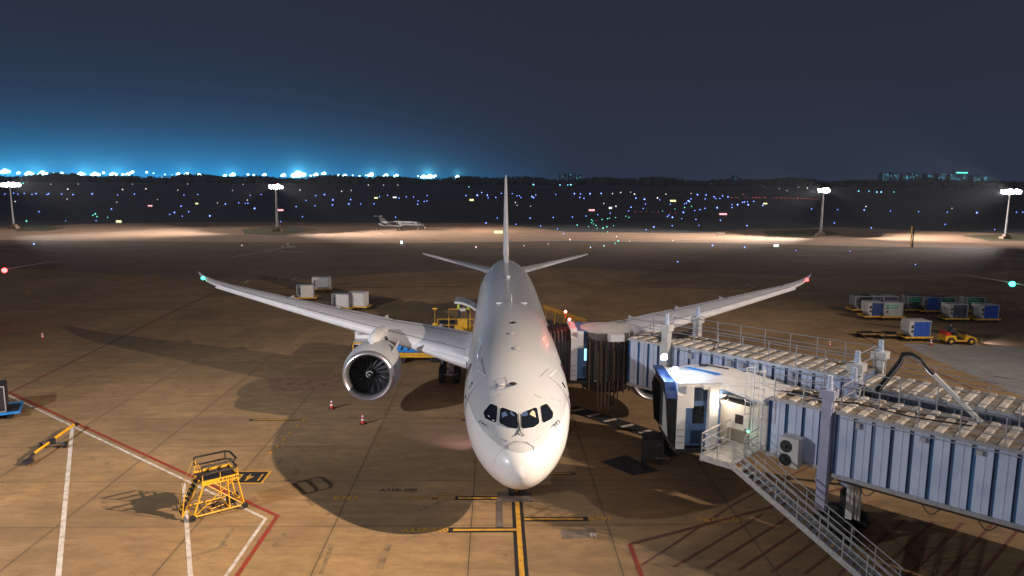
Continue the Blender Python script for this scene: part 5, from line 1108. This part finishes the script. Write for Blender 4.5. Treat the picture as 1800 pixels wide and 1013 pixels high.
p = at(1267, 415); o = thing('airfield_sign', 'unlit pale rectangular board at the edge of the right far apron', 'sign', (p.x, p.y, 0), 0, SG); k = (p - CAM).dot(fw) / F
MB().box(-7.5 * k, 7.5 * k, 0, .2, .2, 5.5 * k).build('board', m_wlit, o); MB().box(-6 * k, -5.5 * k, .05, .15, 0, .3).build('leg', m_dark, o); MB().box(5.5 * k, 6 * k, .05, .15, 0, .3).build('leg', m_dark, o)
# ------------------------------------------------------------------ airfield lights
ZA = (0, 280, 4.222); ZB = (360, 280, 3.6); ZC = (720, 280, 3.378); ZD = (1000, 320, 5.143); ZE = (1000, 280, 2.25)
FL = [(ZA, 'blue', '35,260 102,253 133,260 180,255 238,262 268,257 350,262 362,258 457,260 542,264 685,260 873,266 997,261 1365,266 1468,262 290,390 487,458 713,457 827,370 252,632 1260,410 1295,398 1353,424 1400,391 1344,350'),
 (ZA, 'green', '172,181 197,462 690,417 708,408 720,427 799,432'), (ZA, 'white', '113,316 498,297 867,320 1170,300 580,185 983,186 1393,185 378,187 503,225 910,227 1083,222 1320,230'),
 (ZB, 'blue', '288,230 357,224 131,285 215,277 257,281 273,279 315,314 32,361 480,395 618,364 578,301 640,262 702,231 757,226 697,296 811,260 808,290 912,285 923,257 987,284 1105,237 1156,229 1230,247 1275,238 1321,240 1350,265 1347,286 1388,268 1405,265 1407,231 1070,283 1653,232 1725,231 1751,211 1788,230 1207,368 1133,399 1716,558 1779,404'),
 (ZB, 'white', '80,277 243,160 175,198 602,196 927,198 866,204 1035,165 1132,165 1222,165 1530,153 1587,153 269,260 235,548 492,553'), (ZB, 'cyan', '1671,176 1298,156 1395,153'),
 (ZC, 'white', '499,120 521,149 693,131 715,150 628,258 638,274 718,279 952,479 394,524 823,504 680,515'),
 (ZC, 'cyan', '735,153 783,152 822,152 893,154 939,154 957,154 976,153 995,392 1074,525 1154,516'),
 (ZC, 'blue', '335,217 402,217 428,199 462,214 467,229 512,228 545,203 609,205 637,218 652,217 661,229 727,224 737,230 749,213 868,210 978,207 1015,207 1011,228 1035,234 1071,207 1137,205 521,350 454,380 632,387 716,351 778,397 853,347 878,414 914,443 967,344'),
 (ZD, 'blue', '98,141 50,108 106,108 136,149 291,106 606,149 683,160 692,200 672,240 822,163 917,202 1162,118 1240,120 1232,154 1090,180 1103,155 1080,175 1062,193 1046,200 1312,137 1329,152 1366,150 1390,128 1438,137 1475,206 1475,233 1525,209 1570,186 1586,183 1614,180 1622,210 1671,177 1753,215 1340,236 1230,240 1186,251 1138,260 1034,278 905,301 891,314 936,323 1019,332 1148,340 1370,349 1610,397 934,397 1175,393 767,410 699,432 1298,577 33,318 155,309 260,297 373,284 540,262 562,230 16,26 45,25 822,25'),
 (ZD, 'green', '300,341 350,334 367,328 423,323 205,343 215,354 203,369 222,381 244,395 178,405 256,421 309,421 343,407 350,453 403,395 515,310 543,321 74,391 446,536 418,556 1046,233 1109,221 958,246 847,264'),
 (ZD, 'white', '315,196 425,223 468,98 394,108 593,113 558,93 801,148 877,112 1105,104 430,495 547,538 318,578 195,594 940,531 10,523'),
 (ZD, 'red', '603,268 655,271 704,271 755,271 808,272 914,275 965,278 1468,143 1499,143 1525,143 1575,110 1600,143 1662,143 1690,143 1718,143 1746,143 1774,143 250,347'),
 (ZE, 'red', '810,153 822,153 838,154 852,153 866,154 880,154 892,155 906,155 918,155 932,156 944,156 956,157 968,157 982,158 689,139'),
 (ZE, 'blue', '960,197 1063,200 1168,202 1272,205 1383,208 1497,210 1613,213 1735,217 1770,210 1795,210 1488,258 1050,253 1196,272 1112,364 898,362 695,350 430,406 1370,417 1684,278'),
 (ZE, 'cyan', '1146,127 1187,127 1218,131 1235,131 1285,130 846,75 815,100'), (ZE, 'white', '1151,97 1175,188 1515,195 832,117 862,124 908,112 968,99 943,115')]
LC = dict(blue=((.16, .27, 1), 6), green=((.15, .9, .65), 2.5), white=((1, .8, .72), 2), cyan=((.2, .75, 1), 4), red=((1, .12, .10), 1.3))
LN = dict(blue='taxiway_light', green='taxiway_light', white='field_light', cyan='field_light', red='stop_bar_light')
DS = dict(blue='tiny blue taxiway edge light glowing on the dark airfield', green='tiny green taxiway centre light glowing on the dark airfield', white='tiny pale white light out on the dark airfield', cyan='small cyan light near the far edge of the airfield', red='tiny red stop bar light in a row on the dark airfield')
proto = {}
for c, (col_, st_) in LC.items():
    o = MB().ball((0, 0, 1), 1, n=8).build(LN[c], emi('field_' + c, col_, st_)); COL.objects.unlink(o); proto[c] = o
    k_ = emi('field_core', (.75, .85, 1), 12); 
FLAT = sorted((z[0] + float(q.split(',')[0]) / z[2], z[1] + float(q.split(',')[1]) / z[2], c) for z, c, pts in FL for q in pts.split())
ZN = ((24, 'left of the far left mast'), (205, 'right of the far left mast'), (350, 'left of the tiny yellow sign'), (484, 'left of the second mast'), (600, 'right of the second mast'), (665, 'left of the business jet'), (760, 'above the business jet'), (830, 'right of the business jet'), (889, 'just left of the fin'),
      (960, 'just right of the fin'), (1040, 'left of the pink sign'), (1100, 'above the pink sign'), (1180, 'left of the far yellow sign'), (1262, 'left of the red sign'), (1330, 'right of the red sign'), (1443, 'left of the third mast'), (1600, 'right of the third mast'), (1690, 'left of the fourth mast'), (1900, 'near the fourth mast'))
ORD = 'first second third fourth fifth sixth seventh eighth ninth tenth eleventh twelfth thirteenth fourteenth fifteenth sixteenth seventeenth eighteenth nineteenth twentieth'.split(); CNT = {}
for x, y, c in FLAT:
    p = at(x, max(y, 323.0) + .5); dpt = (p - CAM).dot(fw)
    o = proto[c].copy(); COL.objects.link(o); o.location = (p.x, p.y, 0)
    s_ = dpt / F * (.60 + .6 * random.random()**3) * (.75 if c == 'red' else 1); o.scale = (s_, s_, s_)
    zn = next(t for a, t in ZN if x < a); rw = 'top' if y < 331 else 'far' if y < 342 else 'middle' if y < 356 else 'near' if y < 395 else 'apron'; k = (c, zn, rw); n = CNT[k] = CNT.get(k, 0) + 1
    tag(o, 'tiny %s light, %s from left in the %s rows %s' % (c, ORD[min(n, 20) - 1], rw, zn), 'airfield light', c + ' airfield lights')
# ------------------------------------------------------------------ horizon: wood, floodlights, city
b = MB(); random.seed(3); YW = 2300
for k in range(1500):
    x = -1900 + 3900 * random.random(); y = YW + random.random() * 120; h = 13 + 7 * math.sin(x / 130.) * math.sin(x / 47.) + random.random() * 9; w = 14 + random.random() * 22
    n = 7; rg = []
    for zz, q in ((0, .8), (h * .45, 1), (h * .8, .7), (h, .2)): rg.append([Vector((x + w * q * .5 * math.cos(i * 2 * math.pi / n) * (1 + .3 * random.random()), y + w * q * .5 * math.sin(i * 2 * math.pi / n), zz * (1 + .08 * random.random()))) for i in range(n)])
    b.loft(rg)
for k in range(5000):                                                    # ragged leaf clumps along the top
    x = -1900 + 3900 * random.random(); h = 15 + 7 * math.sin(x / 130.) * math.sin(x / 47.) + random.random() * 9; y = YW + random.random() * 60; r = 1 + 2.4 * random.random()
    a_ = random.random() * 3; b.add([(x + r * math.cos(a_), y, h + r * math.sin(a_)), (x + r * math.cos(a_ + 2), y + r, h + r * math.sin(a_ + 2)), (x + r * math.cos(a_ + 4), y, h + r * math.sin(a_ + 4))], [(0, 1, 2)])
o = b.build('distant_wood', mat('distant_foliage', (.075, .085, .095), .9)); tag(o, 'dark line of trees along the horizon', None, None, 'stuff')
for (px, s_, hh_) in ((822, 7, 9), (264, 8, 6), (151, 6, 4), (1082, 6, 4)):                # a few trees standing above the line
    p = aty(px, 316, YW - 40); o = thing('tree', {822: 'dark round tree rising above the horizon just left of the fin', 264: 'dark broad tree above the left horizon lights', 151: 'small dark tree before the bright left horizon lamps', 1082: 'dark tree bump on the horizon right of the fin'}[px], 'tree', (p.x, YW - 40, 0))
    MB().tube([(0, 0, 0), (0, 0, 14)], [.8, .4], 6).build('trunk', m_dark, o); b = MB()
    for k in range(160):
        t = random.random() * 6.28; q = random.random()**.5; zz = 10 + random.random() * hh_ * 1.7; r = 1.1 + random.random() * 1.5; c = Vector((q * s_ * math.cos(t), q * s_ * math.sin(t) * .6, zz)); a_ = random.random() * 3
        b.add([c + Vector((r * math.cos(a_ + j), random.random(), r * math.sin(a_ + j))) for j in (0, 2, 4)], [(0, 1, 2)])
    b.build('crown', MATS['distant_foliage'], o)
HL = [(9, 301, 2.2), (33, 304, 1.2), (51, 305, 2), (75, 305, 2.4), (95, 306, 1.4), (109, 305, 1.3), (142, 306, 1.9), (167, 306.5, 2.2), (182, 304, 1.1), (199, 306.5, 1.9), (216, 307, 1), (226, 306, 1.6), (233, 302.5, 1.2), (258, 303, .9), (314, 305.6, 1.2), (329, 306, 1.5), (350, 308, 1.6), (396, 309, 1.3), (410, 307, 1.7), (436, 307, .9), (446, 308, .8), (465.5, 307, 1.2), (499, 308, 1.5), (524, 306.4, 3.2), (556, 307, 1.5), (570, 305, 1.4), (595, 308, 1), (607, 308.6, 1.3), (632, 309.5, .6), (653, 307, 1.8), (679, 308.6, 1.6), (697.5, 309, 1.5), (745, 310.5, 1.6), (756, 310, 2), (765.5, 309, .8), (804.5, 310.5, 1.3), (270, 305, .5), (284, 312, .5), (290, 307, .5), (302, 308, .5), (122, 310, .8), (536, 306, .8), (546, 309, .7), (620, 308.5, .5), (643, 308.5, .5), (735, 309.5, .5)]
YH = 2500
hd0 = None
HC = {}
def hlab(x, s):
    for a, t in ((25, 'at the far left edge'), (125, 'right of the leftmost mast'), (205, 'above the first apron strip'), (300, 'beside the broad dark tree'), (420, 'right of the broad tree'), (515, 'straight above the second mast'), (600, 'just right of the second mast'), (720, 'above the business jet'), (900, 'near the dark round tree')):
        if x < a:
            HC[t] = HC.get(t, 0) + 1; return ('dazzling' if s > 2 else 'bright' if s > 1.2 else 'small') + ' cyan floodlight, %s from left, on the horizon ' % ORD[HC[t] - 1] + t
HL.sort()
for (x, y, s_) in HL:
    p = aty(x, y, YH); o = thing('floodlight_tower', hlab(x, s_), 'floodlight', (p.x, YH, 0), 0, 'blazing floodlights along the left horizon')
    if hd0 is None:
        hd0 = MB().tube([(0, 0, 0), (0, 0, 1)], .5, 6); hd0 = hd0.build('mast', m_dark); hd1 = MB().ball((0, 0, 0), 1, n=10, sc=(1, .6, .8)).build('lamp_head', emi('horizon_lamp', (.45, .88, 1), 9)); COL.objects.unlink(hd0); COL.objects.unlink(hd1)
    a_ = hd0.copy(); COL.objects.link(a_); a_.parent = o; a_.scale = (1, 1, p.z - s_)
    for k in range(1 + int(s_ > 1.1) + int(s_ > 1.8)):
        c = hd1.copy(); COL.objects.link(c); c.parent = o; f_ = (5.2 if k == 0 else 3.2) * s_ * .85; c.location = ((0, -5, 5.5)[k] * s_, 0, p.z + (0, -1.5, -.6)[k] * s_); c.scale = (f_, f_, f_)
# city blocks on the right horizon
YB_ = 3000
bl_ = [(1557, 304, 12, 'lone'), (1574, 303, 18, ''), (1593, 306, 14, ''), (1607, 304, 18, ''), (1636, 306, 16, ''), (1657, 305, 16, ''), (1676, 306, 14, ''), (1691, 303, 20, 'green'), (1719, 308, 16, ''), (1732, 311, 8, ''), (990, 305, 12, ''), (1005, 304, 10, ''), (1018, 306, 10, ''), (1160, 311, 10, ''), (1293, 309, 8, '')]
BD = ['low block leftmost of the right horizon skyline', 'pale blue tower left in the right skyline', 'narrow speckled tower third from left in the right skyline', 'speckled tower with column of windows in the right skyline', 'dim purple-blue tower mid right skyline', 'broad faint block left of the green-topped tower', 'faint block directly beside the green-topped tower', 'tower with bright green lit crown on the right horizon', 'speckled block right of the green-topped tower', 'low block rightmost of the right skyline', 'dim tower just right of the fin on the horizon', 'second dim tower right of the fin on the horizon', 'third dim tower right of the fin on the horizon', 'tiny dim building on the central right horizon', 'tiny dim building above the right far apron']
wm0 = MB().box(-1, 1, -.5, 0, -1, 1).build('window', emi('city_window', (.12, .5, .7), .8)); COL.objects.unlink(wm0)
for i, (x, y, w, kd) in enumerate(bl_):
    p = aty(x, y, YB_); k = (p - CAM).dot(fw) / F; o = thing('apartment_tower', BD[i], 'tower', (p.x, YB_, 0), 0, 'skyline blocks')
    W_ = w * k; MB().box(-W_ / 2, W_ / 2, 0, 30, 0, p.z).build('wall', mat('city_wall', (.10, .16, .24), .8), o)
    for q in range(16 if i < 10 else 5):
        c = wm0.copy(); COL.objects.link(c); c.parent = o; s_ = .7 + 1.3 * random.random(); c.scale = (s_, 1, s_); c.location = ((random.random() - .5) * W_ * .85, -.2, p.z * (.45 + .5 * random.random()))
    if kd == 'green': MB().box(-W_ / 2, W_ / 2, -2, 2, p.z - 4, p.z).build('lit_crown', emi('crown_green', (.1, .9, .6), 3), o)

# ------------------------------------------------------------------ night haze
hz = MB().box(-1900, 1900, -60, 2480, -1.2, 60).build('haze', None) if False else None
hm = bpy.data.materials.new('haze'); hm.use_nodes = True; hn = hm.node_tree; hn.nodes.clear()
hv = hn.nodes.new('ShaderNodeVolumePrincipled'); ho = hn.nodes.new('ShaderNodeOutputMaterial'); hn.links.new(hv.outputs[0], ho.inputs['Volume'])
hv.inputs['Color'].default_value = (.85, .9, 1, 1); hv.inputs['Density'].default_value = 0.00007; hv.inputs['Anisotropy'].default_value = .55
hz = MB().box(-2100, 2100, -70, 3150, -1.2, 75).build('haze', hm); tag(hz, 'thin night haze over the whole airfield', None, None, 'stuff')
